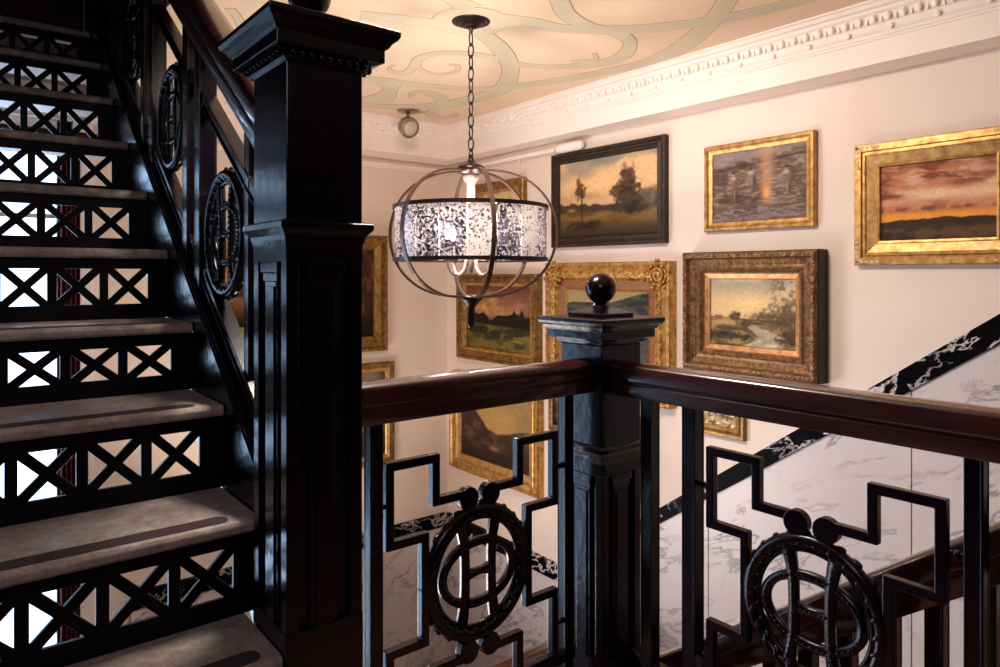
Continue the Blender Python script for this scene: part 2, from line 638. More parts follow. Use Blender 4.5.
def ribbon(bm, pts, extra, z):
    c = catmull(pts)
    n = len(c)
    prev = None
    for i, p in enumerate(c):
        t = c[min(i + 1, n - 1)] - c[max(i - 1, 0)]
        t = Vector((t.x, t.y)).normalized()
        nrm = Vector((-t.y, t.x))
        h = max(p.z, 0.004) + extra
        row = [bm.verts.new((p.x + nrm.x * h * s, p.y + nrm.y * h * s, zz)) for s, zz in ((1, z), (-1, z), (-1, ZC + 0.001), (1, ZC + 0.001))]
        if prev:
            for j in range(4):
                bm.faces.new([prev[j], prev[(j + 1) % 4], row[(j + 1) % 4], row[j]])
        else:
            bm.faces.new(row)
        prev = row
    bm.faces.new(prev[::-1])


b1, b2_ = newbm(), newbm()
for k, s in enumerate(SCROLL):
    ribbon(b1, s, 0.004, ZC - 0.0010 - 0.00001 * k)
    ribbon(b2_, s, 0.0, ZC - 0.0018 - 0.00001 * k)
lathe(b1, [(0.158, -0.0012), (0.158, 0.001)], (1.645, 2.245, ZC), 48)
lathe(b2_, [(0.154, -0.0022), (0.154, 0.001)], (1.645, 2.245, ZC), 48)
o = obj('scroll_outline', b1, M['scroll_edge'], ceil); structure(o)
o = obj('painted_scrollwork', b2_, M['scroll'], ceil); structure(o)

# ceiling cornices: fascia box + crown with egg and dart + beads
def cornice(name, axis, wall, proj, cproj, lo, hi, other_p, other_c):
    """axis 'Y': runs along Y on the right wall; 'X': along X on the back wall"""
    prof = [(0, 0.797), (proj, 0.797), (proj, 0.883), (proj + 0.006, 0.886), (proj + 0.006, 0.893), (proj + 0.012, 0.896),
            (proj + 0.012, 0.905), (proj + 0.022, 0.915), (proj + 0.030, 0.935), (proj + 0.038, 0.940), (proj + 0.050, 0.965),
            (proj + 0.062, 0.972), (proj + 0.066, 0.982), (proj + 0.080, 0.986), (proj + cproj * 0.9, 0.998),
            (proj + cproj, 1.0), (proj + cproj, ZC + 0.001), (0, ZC + 0.001)]
    bm = newbm()
    n = len(prof)
    ra, rb = [], []
    for s, z in prof:
        # mitre in the inner corner: the other wall's cornice projects in proportion
        if s <= proj:
            so = s / proj * other_p
        else:
            so = other_p + (s - proj) / cproj * other_c
        if axis == 'Y':
            ra.append(bm.verts.new((wall - s, lo, z)))
            rb.append(bm.verts.new((wall - s, hi - so, z)))
        else:
            ra.append(bm.verts.new((lo, wall - s, z)))
            rb.append(bm.verts.new((hi - so, wall - s, z)))
    for i in range(n):
        bm.faces.new([ra[i], ra[(i + 1) % n], rb[(i + 1) % n], rb[i]])
    bm.faces.new(ra[::-1]); bm.faces.new(rb)
    o = structure(obj(name, bm, M['white']))
    be = newbm()
    L0, L1 = (0.3, 3.86) if axis == 'Y' else (1.10, 2.62)
    k = int((L1 - L0) / 0.052)
    for i in range(k):
        t = L0 + (i + 0.5) * 0.052
        for (dt, s, z, r) in ((0, proj + 0.048, 0.953, (0.014, 0.014, 0.021)), (0.026, proj + 0.044, 0.949, (0.004, 0.008, 0.018))):
            if axis == 'Y':
                blob(be, (wall - s + 0.003, t + dt, z), (r[1] * 0.9, r[0] * 0.8, r[2] * 0.85), 8, 6)
            else:
                blob(be, (t + dt, wall - s + 0.003, z), (r[0] * 0.8, r[1] * 0.9, r[2] * 0.85), 8, 6)
        if i % 3 == 0:
            if axis == 'Y':
                blob(be, (wall - proj - 0.026, t, 0.917), (0.008, 0.011, 0.011), 10, 7)
            else:
                blob(be, (t, wall - proj - 0.026, 0.917), (0.013, 0.010, 0.013), 10, 7)
    e = structure(obj('egg_and_dart', be, M['white'], o, smooth=True))
    return o


cornice('trim_1', 'Y', XW, 0.14, 0.10, -2.9, YW, 0.24, 0.11)
cornice('trim_2', 'X', YW, 0.24, 0.11, 0.60, XW, 0.14, 0.10)
bm = newbm(); box(bm, 0.6, XW, YW - 0.018, YW, 0.742, 0.762); box(bm, 0.6, XW, YW - 0.010, YW, 0.730, 0.742)
structure(obj('trim_3', bm, M['white'], bevel=0.003))

# marble wainscot on the right wall, following the lower flight, and on the back wall
def cap_z(y):
    return min(-0.144 - 0.7213 * (y - 0.814), 0.6) if y < 3.035 else -1.745


T = 0.022
ys = [YW - T, 3.035, 1.993, 1.092, 0.19, -0.71]
bm = newbm()
prev_edges = [(YW - T, 3.035), (3.035, 1.996), (1.990, 1.0945), (1.0895, 0.1925), (0.1875, -0.71)]
for a, c in prev_edges:
    za, zc = cap_z(a) - 0.08, cap_z(c + 1e-6 if c < 3.035 else 3.036) - 0.08
    if a <= 3.035:
        za = -0.144 - 0.7213 * (a - 0.814) - 0.08
    if c < 3.035:
        zc = -0.144 - 0.7213 * (c - 0.814) - 0.08
    v = [bm.verts.new(p) for p in ((XW - T, a, ZL), (XW - T, c, ZL), (XW - T, c, zc), (XW - T, a, za),
                                   (XW, a, ZL), (XW, c, ZL), (XW, c, zc), (XW, a, za))]
    for f in ((0, 1, 2, 3), (7, 6, 5, 4), (0, 4, 5, 1), (1, 5, 6, 2), (2, 6, 7, 3), (3, 7, 4, 0)):
        bm.faces.new([v[i] for i in f])
structure(obj('trim_4', bm, M['marble']))
bm = newbm(); box(bm, 1.66, XW - T, YW - T, YW, ZL, -1.80); box(bm, 0.8, 1.655, YW - T, YW, ZL, -1.80)
structure(obj('trim_5', bm, M['marble']))
bm = newbm(); box(bm, 0.8, XW, YW - T + 0.004, YW, ZL, -1.81); box(bm, XW - T + 0.004, XW, -0.7, YW, ZL, -2.0)
structure(obj('trim_6', bm, M['joint']))
# black marble cap
bm = newbm()
CT = 0.032
pts = [(YW - CT, -1.745), (3.035, -1.745), (-0.71, -0.144 - 0.7213 * (-0.71 - 0.814))]
lower = [(YW - CT, -1.842), (3.075, -1.842), (-0.71, -0.144 - 0.7213 * (-0.71 - 0.814) - 0.128)]
for x in (XW - CT, XW + 0.002):
    pass
F = [[bm.verts.new((x, y, z)) for y, z in pts] + [bm.verts.new((x, y, z)) for y, z in lower[::-1]] for x in (XW - CT, XW + 0.002)]
for i in range(6):
    bm.faces.new([F[0][i], F[0][(i + 1) % 6], F[1][(i + 1) % 6], F[1][i]])
for f in F:
    bm.faces.new([f[0], f[1], f[4], f[5]]); bm.faces.new([f[1], f[2], f[3], f[4]])
structure(obj('trim_7', bm, M['black_marble'], bevel=0.003))
bm = newbm(); box(bm, 0.8, XW - CT, YW - CT, YW, -1.842, -1.745)
structure(obj('trim_8', bm, M['black_marble'], bevel=0.003))

bm = newbm()
box(bm, -2.6, 0.56, 4.115, YW, 0.98, 3.4)  # dark panelling added to stand in for the unlit upper wall
for xx in (-2.2, -1.5, -0.8, -0.1):
    for zz in (1.4, 2.4):
        box(bm, xx, xx + 0.5, 4.105, 4.115, zz, zz + 0.8)
structure(obj('trim_9', bm, M['wood'], bevel=0.004))

# tall window behind the stair
bm = newbm()
x0, x1, z0, z1 = -1.50, 0.53, -2.80, 0.80
for (a, c, d, e) in ((x0, x0 + 0.07, z0, z1), (x1 - 0.07, x1, z0, z1), (x0, x1, z0, z0 + 0.07), (x0, x1, z1 - 0.07, z1),
                     (-0.56, -0.50, z0, z1), (x0, x1, -0.78, -0.72)):
    box(bm, a, c, YW + 0.02, YW + 0.09, d, e)
for xx in (-1.02, -0.03):
    box(bm, xx - 0.012, xx + 0.012, YW + 0.035, YW + 0.065, z0, z1)
for zz in (-2.2, -1.5, -0.2, 0.3):
    box(bm, x0, x1, YW + 0.035, YW + 0.065, zz - 0.012, zz + 0.012)
box(bm, x1, x1 + 0.09, YW - 0.02, YW, z0, z1 + 0.09)
box(bm, x0 - 0.09, x0, YW - 0.02, YW, z0, z1 + 0.09)
box(bm, x0, x1, YW - 0.02, YW, z1, z1 + 0.09)
w = structure(obj('window_1', bm, M['window_paint'], bevel=0.003))
bm = newbm(); box(bm, x0 + 0.05, x1 - 0.05, YW + 0.048, YW + 0.052, z0 + 0.05, z1 - 0.05)
structure(obj('window_pane', bm, M['glass'], w))

# curtain drawn back at the right side of the window
bm = newbm()
path = []
for i in range(61):
    t = i / 60
    path.append((0.455 + 0.10 * t, 4.17 + 0.022 * math.sin(t * PI * 10)))
rows = []
for z in (0.70, -0.6, -2.0, -3.15):
    rows.append([bm.verts.new((x, y, z)) for x, y in path] + [bm.verts.new((x, y + 0.006, z)) for x, y in path[::-1]])
for i in range(len(rows) - 1):
    n = len(rows[0])
    for j in range(n):
        bm.faces.new([rows[i][j], rows[i][(j + 1) % n], rows[i + 1][(j + 1) % n], rows[i + 1][j]])
cu = obj('curtain', bm, M['curtain'], smooth=True)
tag(cu, 'dark red curtain gathered beside the bright window behind the stair', 'curtain')
bm = newbm(); tube(bm, [(-1.7, 4.17, 0.72), (0.66, 4.17, 0.72)], 0.014, 10)
blob(bm, (0.67, 4.17, 0.72), 0.03)
for xx in (-1.6, 0.6):
    tube(bm, [(xx, 4.17, 0.72), (xx, 4.236, 0.72)], 0.008)
tag(obj('curtain_rod', bm, M['bronze'], smooth=True), 'thin dark rod carrying the dark red curtain', 'curtain rod')


# ------------------------------------------------------------------ medallion and fret panel castings
def ell(a, b_, n=48, ph=0.0):
    return [(a * math.cos(2 * PI * i / n + ph), b_ * math.sin(2 * PI * i / n + ph)) for i in range(n)]


def medallion(name, mp, parent, ru=0.152, rv=0.158):
    """oval wreath with a wide inner ring, two uprights and a crossbar"""
    bm = newbm()
    tube(bm, [mp(u, v, 0) for u, v in ell(ru, rv, 56)], 0.0165, 8, closed=True)
    tube(bm, [mp(u, v, 0) for u, v in ell(ru - 0.020, rv - 0.020, 56)], 0.007, 6, closed=True)
    # leaves wound round the wreath
    rnd = random.Random(3)
    nl = 26
    for i in range(nl):
        a = 2 * PI * i / nl
        for sg in (1, -1):
            rr_ = 1.0 + sg * 0.06
            u, v = ru * rr_ * math.cos(a), rv * rr_ * math.sin(a)
            c = Vector(mp(u, v, 0.006 * sg))
            c2 = Vector(mp(ru * (rr_ + sg * .07) * math.cos(a + 0.10), rv * (rr_ + sg * .07) * math.sin(a + 0.10), 0))
            d = (c2 - c)
            rot = d.to_track_quat('Z', 'Y').to_matrix().to_4x4()
            blob(bm, c, (0.0095, 0.0095, 0.017 + rnd.random() * 0.006), 6, 5, rot)
    # inner ring
    bar2d(bm, ell(0.112, 0.078, 44), 0.021, 0.014, mp, closed=True)
    for u, v in ell(0.112, 0.078, 44):
        for w_ in (-0.0085, 0.0085):
            blob(bm, mp(u, v, w_), 0.0036, 5, 4)
    # uprights, flared at both ends
    for s in (-1, 1):
        pts = [(s * (0.042 + 0.020 * abs(t) ** 3), t * 0.148) for t in [i / 8 - 1 for i in range(17)]]
        ws = [0.020 + 0.016 * abs(i / 8 - 1) ** 3 for i in range(17)]
        bar2d(bm, pts, ws, 0.016, mp)
        for i in range(19):
            t = i / 9 - 1
            for w_ in (-0.0095, 0.0095):
                blob(bm, mp(s * (0.042 + 0.020 * abs(t) ** 3), t * 0.13, w_), 0.0034, 5, 4)
    # concave crossbar
    pts = [(-0.042 + 0.084 * i / 8, 0) for i in range(9)]
    ws = [0.016 + 0.020 * (abs(i / 4 - 1) ** 2) for i in range(9)]
    bar2d(bm, pts, ws, 0.014, mp)
    for i in range(7):
        for w_ in (-0.0085, 0.0085):
            blob(bm, mp(-0.033 + 0.066 * i / 6, 0, w_), 0.0034, 5, 4)
    o = obj(name, bm, M['iron'], parent, smooth=True)
    return o


def fret(name, mp, parent):
    bm = newbm()
    for su in (1, -1):
        for sv in (1, -1):
            pts = [(0.040, 0.206), (0.134, 0.206), (0.134, 0.312), (0.262, 0.312), (0.262, 0.127), (0.165, 0.127), (0.165, 0.0)]
            P = [(su * u, sv * v) for u, v in pts]
            bar2d(bm, P, 0.0215, 0.022, mp)
            # thin raised lip
            lathe_pts = []
            n = 20
            cx, cv = su * 0.0345, sv * 0.194
            ring0 = [bm.verts.new(mp(cx + 0.0295 * math.cos(2 * PI * i / n), cv + 0.0295 * math.sin(2 * PI * i / n), -0.012)) for i in range(n)]
            ring1 = [bm.verts.new(mp(cx + 0.0295 * math.cos(2 * PI * i / n), cv + 0.0295 * math.sin(2 * PI * i / n), 0.012)) for i in range(n)]
            for i in range(n):
                bm.faces.new([ring0[i], ring0[(i + 1) % n], ring1[(i + 1) % n], ring1[i]])
            bm.faces.new(ring0[::-1]); bm.faces.new(ring1)
        # side lugs that pin the casting to the posts
        for v in (0.22, -0.22):
            bar2d(bm, [(su * 0.262, v), (su * 0.300, v)], 0.010, 0.010, mp)
            blob(bm, mp(su * 0.288, v, 0), 0.009, 8, 6)
    return obj(name, bm, M['iron'], parent, bevel=0.0025)


def post(name, x, y, z0, z1, hw, parent, m='iron'):
    bm = newbm()
    box(bm, x - hw, x + hw, y - hw, y + hw, z0, z1)
    # slender raised edge beads
    for sx in (-1, 1):
        for sy in (-1, 1):
            box(bm, x + sx * (hw - 0.002) - 0.003, x + sx * (hw - 0.002) + 0.003, y + sy * (hw - 0.002) - 0.003, y + sy * (hw - 0.002) + 0.003, z0, z1)
    return obj(name, bm, M[m], parent, bevel=0.0015)


RAILPROF = [(-0.036, -0.090), (-0.0385, -0.087), (-0.0385, -0.056), (-0.035, -0.053), (-0.035, -0.049), (-0.040, -0.046),
            (-0.042, -0.042), (-0.042, -0.009), (-0.040, -0.004), (-0.034, 0.0), (-0.016, 0.0035), (0, 0.0045)]
RAILPROF = RAILPROF + [(-s, u) for s, u in RAILPROF[-2::-1]]


# ------------------------------------------------------------------ landing railings
PZ = -0.762                                  # centre height of the fret panels
RT = -0.250                                  # handrail top
ra = empty('railing', (1.07, NY, ZF))
tag(ra, 'black iron railing panel with oval medallion and mahogany handrail, spanning between the two newel posts', 'railing', 'landing railings')
def rel(o, p):
    o.matrix_parent_inverse = Matrix.Translation(p.location).inverted()
    return o


def fixparents():
    for o in bpy.data.objects:
        if o.parent and o.parent.type == 'EMPTY' and o.parent.location.length > 0:
            o.matrix_parent_inverse = Matrix.Translation(-o.parent.location)


def handrail(name, a, b_, side, parent, up=Vector((0, 0, 1))):
    bm = newbm()
    extrude_profile(bm, RAILPROF, a, b_, side, up)
    o = obj(name, bm, M['wood'], parent, smooth=True)
    md = o.modifiers.new('edges', 'EDGE_SPLIT'); md.split_angle = 0.7
    return o


handrail('handrail', (NX1 + 0.085, NY, RT), (NX2 - S / 2, NY, RT), (0, -1, 0), ra)
for x in (0.773, 1.384):
    post('post', x, NY, ZF, RT - 0.08, 0.0155, ra)
mpA = plane_map('X', (1.0735, NY, PZ))
fr = fret('fret_panel', mpA, ra)
medallion('medallion', mpA, fr)
bm = newbm(); box(bm, 0.75, 1.41, NY - 0.014, NY + 0.014, ZF + 0.10, ZF + 0.128)
obj('bottom_rail', bm, M['iron'], ra, bevel=0.002)

rb = empty('railing', (NX2, 0.6, ZF))
tag(rb, 'black iron railing with mahogany handrail running from the ball topped newel to the right edge', 'railing', 'landing railings')
handrail('handrail', (NX2, NY - S / 2, RT - 0.004), (NX2, -0.9, RT - 0.004), (-1, 0, 0), rb)
for y, hw in ((1.247, 0.018), (1.106, 0.0195), (0.467, 0.0155), (0.30, 0.0195), (-0.35, 0.0195), (-0.85, 0.0195)):
    post('post', NX2, y, ZF, RT - 0.084, hw, rb)
mpB = plane_map('Y', (NX2, 0.787, PZ))
fr = fret('fret_panel', mpB, rb)
medallion('medallion', mpB, fr)
bm = newbm(); box(bm, NX2 - 0.014, NX2 + 0.014, -0.85, 1.27, ZF + 0.10, ZF + 0.128)
obj('bottom_rail', bm, M['iron'], rb, bevel=0.002)


# ------------------------------------------------------------------ newel posts
CAPPROF = [(0.0, 0.0), (0.010, 0.006), (0.014, 0.016), (0.026, 0.020), (0.034, 0.022), (0.034, 0.048), (0.040, 0.052),
           (0.046, 0.062), (0.054, 0.068), (0.058, 0.076), (0.058, 0.086), (0.050, 0.090)]


def newel(cx, cy, zcap, zledge, zfloor, ledge_p, label, cap_scale=1.0, beads=True, size=S, base=0.475, stretch=1.0):
    h = size / 2
    root = empty('newel_post', (cx, cy, zfloor))
    tag(root, label, 'newel post', 'newel posts')
    # plain upper shaft
    bm = newbm(); square_stack(bm, cx, cy, [(h, zledge), (h, zcap)])
    obj('shaft', bm, M['black'], root, bevel=0.002)
    # ledge
    p = ledge_p
    bm = newbm()
    square_stack(bm, cx, cy, [(h + 0.001, zledge - 0.045), (h + 0.004, zledge - 0.035), (h + 0.006, zledge - 0.026), (h + p * 0.7, zledge - 0.018),
                              (h + p, zledge - 0.012), (h + p, zledge), (h + 0.001, zledge + 0.006)])
    obj('ledge_moulding', bm, M['black'], root, bevel=0.0012)
    # panelled lower section
    zt, zb = zledge - 0.03, zfloor
    core = newbm(); square_stack(core, cx, cy, [(h - 0.014, zb), (h - 0.014, zt)])
    st = 0.026
    for sx in (-1, 1):
        for sy in (-1, 1):
            xa, xb = sorted((cx + sx * h, cx + sx * (h - st)))
            ya, yb = sorted((cy + sy * h, cy + sy * (h - st)))
            box(core, xa, xb, ya, yb, zb, zt)
    obj('panel_section', core, M['black'], root, bevel=0.0015)
    bm = newbm()
    square_stack(bm, cx, cy, [(h + 0.0012, zt - 0.05), (h + 0.0012, zt + 0.002)])
    obj('panel_rail', bm, M['black'], root, bevel=0.002)
    bm = newbm()
    square_stack(bm, cx, cy, [(h + 0.0012, zb), (h + 0.0012, zb + base)])
    obj('base_block', bm, M['black'], root, bevel=0.002)
    for ax, sg in (('x', -1), ('x', 1), ('y', -1), ('y', 1)):
        bm = newbm()
        w2 = 0.031
        za, zc_ = zb + base, zt - 0.05
        for (ww, d, a, c) in ((w2, 0.012, za, zc_ - 0.03), (w2 - 0.010, 0.016, za, zc_ - 0.05), (w2 + 0.012, 0.018, zc_ - 0.022, zc_),
                              (w2 + 0.005, 0.015, zc_ - 0.040, zc_ - 0.022), (w2 - 0.003, 0.0135, zc_ - 0.056, zc_ - 0.040)):
            base = h - 0.016
            if ax == 'x':
                xs = sorted((cx + sg * base, cx + sg * (base + d)))
                box(bm, xs[0], xs[1], cy - ww, cy + ww, a, c)
            else:
                yv = sorted((cy + sg * base, cy + sg * (base + d)))
                box(bm, cx - ww, cx + ww, yv[0], yv[1], a, c)
        obj('raised_panel', bm, M['black'], root, bevel=0.0015)
    # cap
    bm = newbm()
    square_stack(bm, cx, cy, [(h + a * cap_scale, zcap + z * cap_scale) for a, z in CAPPROF])
    cap = obj('cap', bm, M['black'], root, bevel=0.0012)
    bm = newbm()
    nd = 9 if beads else 0
    for i in range(nd):
        t = -h - 0.006 + (2 * h + 0.012) * (i + 0.5) / nd
        for ax, sg in (('x', -1), ('x', 1), ('y', -1), ('y', 1)):
            if ax == 'x':
                blob(bm, (cx + sg * (h + 0.017), cy + t, zcap + 0.0125), (0.0085, 0.0068, 0.010), 8, 6)
            else:
                blob(bm, (cx + t, cy + sg * (h + 0.017), zcap + 0.0125), (0.0068, 0.0085, 0.010), 8, 6)
    if beads:
        obj('bead_row', bm, M['black'], cap, smooth=True)
    else:
        bm.free()
    # plinth and ball
    zt = zcap + 0.090 * cap_scale
    bm = newbm()
    square_stack(bm, cx, cy, [(0.068, zt - 0.004), (0.068, zt + 0.010), (0.062, zt + 0.013), (0.030, zt + 0.026)])
    obj('cap_plinth', bm, M['black'], root, bevel=0.001)
    bm = newbm()
    zc = zt + 0.026 + 0.056
    lathe(bm, [(0.030, zt + 0.020), (0.030, zt + 0.028), (0.020, zt + 0.034), (0.020, zt + 0.040)], (cx, cy, 0), 28)
    prof = [(0.046 * math.sin(a), -0.046 * math.cos(a)) for a in [PI * i / 20 for i in range(1, 20)]]
    lathe(bm, prof, (cx, cy, zc), 32)
    obj('ball_finial', bm, M['black'], root, smooth=True)
    if stretch != 1.0:
        y0 = cy - h
        for o_ in [c_ for c_ in root.children_recursive if c_.name.split('.')[0] != 'ball_finial']:
            for v_ in o_.data.vertices:
                v_.co.y = y0 + (v_.co.y - y0) * stretch
    return root


newel(NX1 + 0.001, NY + 0.001, 0.427, 0.105, ZF, 0.018, 'tall thick black newel post in the foreground at the foot of the stair rail', 1.0, True, 0.167, 0.475, 1.12)
newel(NX2, NY, -0.204, -0.495, ZF, 0.012, 'shorter black newel post topped by a ball at the railing corner', 0.88, False, S, 0.10)


# ------------------------------------------------------------------ main staircase
NOSE = {0: (1.360, -0.765), 1: (1.565, -0.549), 2: (1.828, -0.333), 3: (2.112, -0.139), 4: (2.400, 0.078), 5: (2.690, 0.291),
        6: (3.008, 0.512), 7: (3.310, 0.741), 8: (3.608, 0.961), 9: (3.909, 1.185), 10: (4.20, 1.41)}


def nose(k):
    return NOSE.get(k, (1.360 + RUN * k, -0.765 + RISE * k))


XL = -0.75
stair = empty('staircase', (-0.12, nose(-2)[0], ZF))
tag(stair, 'iron staircase with worn stone treads and crossed lattice risers climbing at the left', 'staircase')
for k in range(-1, 10):
    yn, zn = nose(k)
    yb = min(nose(k + 1)[0] + 0.04, 4.10)
    bm = newbm()
    th = 0.030
    ynext, znext = nose(k + 1)
    # slab with rounded nosing
    prof = [(yn + 0.006, zn - th), (yn, zn - th + 0.006), (yn - 0.001, zn - 0.010), (yn + 0.004, zn - 0.003), (yn + 0.012, zn),
            (yb, zn), (yb, zn - th)]
    a = [bm.verts.new((XL, y, z)) for y, z in prof]
    xe = XS if k >= 1 else 0.532
    c = [bm.verts.new((xe, y, z)) for y, z in prof]
    for i in range(len(prof)):
        bm.faces.new([a[i], a[(i + 1) % len(prof)], c[(i + 1) % len(prof)], c[i]])
    bm.faces.new(a[::-1]); bm.faces.new(c)
    tr_ = obj('tread', bm, M['tread'], stair, bevel=0.003)
    bm = newbm()
    gy = yn + 0.038
    n = 10
    outl = [(XL + 0.02, gy - 0.024)] + [(XS - 0.082 + 0.020 * math.sin(PI * i / n), gy - 0.024 * math.cos(PI * i / n)) for i in range(n + 1)] + [(XL + 0.02, gy + 0.024)]
    lo = [bm.verts.new((x, y, zn - 0.002)) for x, y in outl]
    hi = [bm.verts.new((x, y, zn + 0.0012)) for x, y in outl]
    for i in range(len(outl)):
        bm.faces.new([lo[i], lo[(i + 1) % len(outl)], hi[(i + 1) % len(outl)], hi[i]])
    bm.faces.new(hi); bm.faces.new(lo[::-1])
    obj('grip_strip', bm, M['grip'], tr_)
    if k == 9:
        continue
    # lattice riser under the tread above (k+1), standing at the back of tread k
    yr = ynext + 0.022
    z0_, z1_ = zn, znext - th
    bm = newbm()
    mp = plane_map('X', (0, yr + 0.006, 0))
    PIT, X0 = 0.1345, 0.507
    top, bot = z1_ - 0.032, z0_ + 0.046
    box(bm, XL, XS + 0.01, yr, yr + 0.012, z0_, bot)
    box(bm, XL, XS + 0.01, yr, yr + 0.012, top, z1_)
    box(bm, X0, XS + 0.01, yr, yr + 0.012, bot, top)
    box(bm, XL, XL + 0.04, yr, yr + 0.012, bot, top)
    x = X0
    while x - PIT > XL + 0.04:
        xl = x - PIT + 0.024
        box(bm, x - PIT, xl, yr, yr + 0.012, bot, top)
        bar2d(bm, [(xl - 0.004, bot - 0.006), (x + 0.004, top + 0.006)], 0.023, 0.0115, mp)
        bar2d(bm, [(xl - 0.004, top + 0.006), (x + 0.004, bot - 0.006)], 0.023, 0.0111, mp)
        x -= PIT
    # small corner fillets and rivets
    for xx, zz in ((XS - 0.024, (bot + top) / 2 + 0.0), (XS - 0.004, (bot + top) / 2)):
        blob(bm, (xx, yr, zz), 0.0055, 8, 6)
    obj('lattice_riser', bm, M['riser'], stair, bevel=0.0018)

# stringer: sloping plate with moulded top
def slope_z(y, off=0.0):
    return Z1 + (RISE / RUN) * (y - Y1) + off


def sloped_bar(bm, x0_, x1_, y0_, y1_, zlo, zhi):
    v = [bm.verts.new(p) for p in ((x0_, y0_, slope_z(y0_, zlo)), (x1_, y0_, slope_z(y0_, zlo)), (x1_, y1_, slope_z(y1_, zlo)), (x0_, y1_, slope_z(y1_, zlo)),
                                   (x0_, y0_, slope_z(y0_, zhi)), (x1_, y0_, slope_z(y0_, zhi)), (x1_, y1_, slope_z(y1_, zhi)), (x0_, y1_, slope_z(y1_, zhi)))]
    for f in ((3, 2, 1, 0), (4, 5, 6, 7), (0, 1, 5, 4), (1, 2, 6, 5), (2, 3, 7, 6), (3, 0, 4, 7)):
        bm.faces.new([v[i] for i in f])


YE = 4.08
bm = newbm()
sloped_bar(bm, 0.563, 0.590, 1.52, YE, -0.33, 0.050)
sloped_bar(bm, 0.559, 0.640, 1.52, YE, 0.046, 0.058)
sloped_bar(bm, 0.563, 0.636, 1.52, YE, 0.058, 0.068)
sloped_bar(bm, 0.568, 0.631, 1.52, YE, 0.068, 0.078)
obj('stringer', bm, M['black'], stair, bevel=0.003)
bm = newbm()
sloped_bar(bm, XL - 0.03, XL, 0.98, YE, -0.30, 0.03)
obj('stringer', bm, M['black'], stair, bevel=0.003)

# stair railing
RX = 0.600
sr = empty('stair_railing', (RX, 1.6, slope_z(1.6)))
tag(sr, 'sloping black iron stair railing with oval medallions and mahogany handrail, left of the tall newel', 'railing')
slope = Vector((0, 1, RISE / RUN))
HT = 0.900                                      # handrail top over the nosing line
y0_, y1_ = 1.540, YE
handrail('handrail', (RX, y0_, slope_z(y0_, HT)), (RX, y1_, slope_z(y1_, HT)), (-1.05, 0, 0), sr, Vector((0, 0, 1.30)))
for off, th_, w_ in ((0.632, 0.034, 0.014), (0.128, 0.032, 0.014)):
    bm = newbm()
    sloped_bar(bm, RX - w_, RX + w_, y0_, y1_, off - th_ / 2, off + th_ / 2)
    sloped_bar(bm, RX - w_ - 0.005, RX + w_ + 0.005, y0_, y1_, off + th_ / 2, off + th_ / 2 + 0.006)
    sloped_bar(bm, RX - w_ - 0.005, RX + w_ + 0.005, y0_, y1_, off - th_ / 2 - 0.006, off - th_ / 2)
    obj('sloping_bar', bm, M['iron'], sr, bevel=0.0015)
for yy in (1.735, 2.130, 2.262, 2.715, 2.847, 3.300, 3.432, 3.885):
    post('baluster', RX, yy, slope_z(yy, 0.06), slope_z(yy, HT - 0.07), 0.024 if yy > 1.8 else 0.015, sr)
for i, yy in enumerate((1.935, 2.493, 3.078, 3.662)):
    zz = 0.108 + (yy - 1.935) * RISE / RUN
    medallion('medallion', plane_map('Y', (RX, yy, zz)), sr, 0.153, 0.160)
    for u in (-0.172, 0.172):
        bm = newbm()
        blob(bm, (RX, yy + u, zz), (0.009, 0.022, 0.009), 8, 6)
        obj('medallion_pin', bm, M['iron'], sr, smooth=True)

# ------------------------------------------------------------------ lower flight along the right wall
ls = empty('staircase', (2.27, 1.7, ZL))
tag(ls, 'lower stone stair descending along the marble clad wall, behind the right railing', 'staircase')
for k in range(9):
    zt = ZF - RISE * k
    yy = 0.40 + RUN * k
    if k == 0:
        continue
    bm = newbm()
    box(bm, 1.70, XW - 0.024, yy - RUN, yy + 0.02, zt - 0.04, zt)
    box(bm, 1.70, XW - 0.024, yy - 0.015, yy, zt - RISE, zt - 0.04)
    obj('tread', bm, M['tread'], ls, bevel=0.004)
bm = newbm()
def lower_z(y, off):
    return ZF - (RISE / RUN) * (y - 0.40) + off
def lower_bar(bm, x0_, x1_, ya, yb, lo, hi):
    v = [bm.verts.new(p) for p in ((x0_, ya, lower_z(ya, lo)), (x1_, ya, lower_z(ya, lo)), (x1_, yb, lower_z(yb, lo)), (x0_, yb, lower_z(yb, lo)),
                                   (x0_, ya, lower_z(ya, hi)), (x1_, ya, lower_z(ya, hi)), (x1_, yb, lower_z(yb, hi)), (x0_, yb, lower_z(yb, hi)))]
    for f in ((3, 2, 1, 0), (4, 5, 6, 7), (0, 1, 5, 4), (1, 2, 6, 5), (2, 3, 7, 6), (3, 0, 4, 7)):
        bm.faces.new([v[i] for i in f])
lower_bar(bm, 1.63, 1.70, 0.40, 2.95, -0.32, 0.03)
obj('stringer', bm, M['black'], ls, bevel=0.003)

lr = empty('stair_railing', (1.655, 1.7, ZL))
tag(lr, 'lower dark red handrail and plain balusters sloping down behind the right landing railing', 'railing')
ya, yb = 0.20, 2.70
handrail('handrail', (1.655, ya, lower_z(ya, 0.745)), (1.655, yb, lower_z(yb, 0.745)), (-1, 0, 0), lr, Vector((0, 0, 1.30)))
yy = 0.20 + 0.002
while yy < 2.68:
    post('baluster', 1.655, yy + 0.0, lower_z(yy, 0.01), lower_z(yy, 0.655), 0.0175, lr)
    yy += 0.094
bm = newbm(); square_stack(bm, 1.655, 2.74, [(0.06, ZL), (0.06, -2.05), (0.075, -2.03), (0.075, -1.99), (0.04, -1.97)])
obj('end_post', bm, M['black'], lr, bevel=0.003)

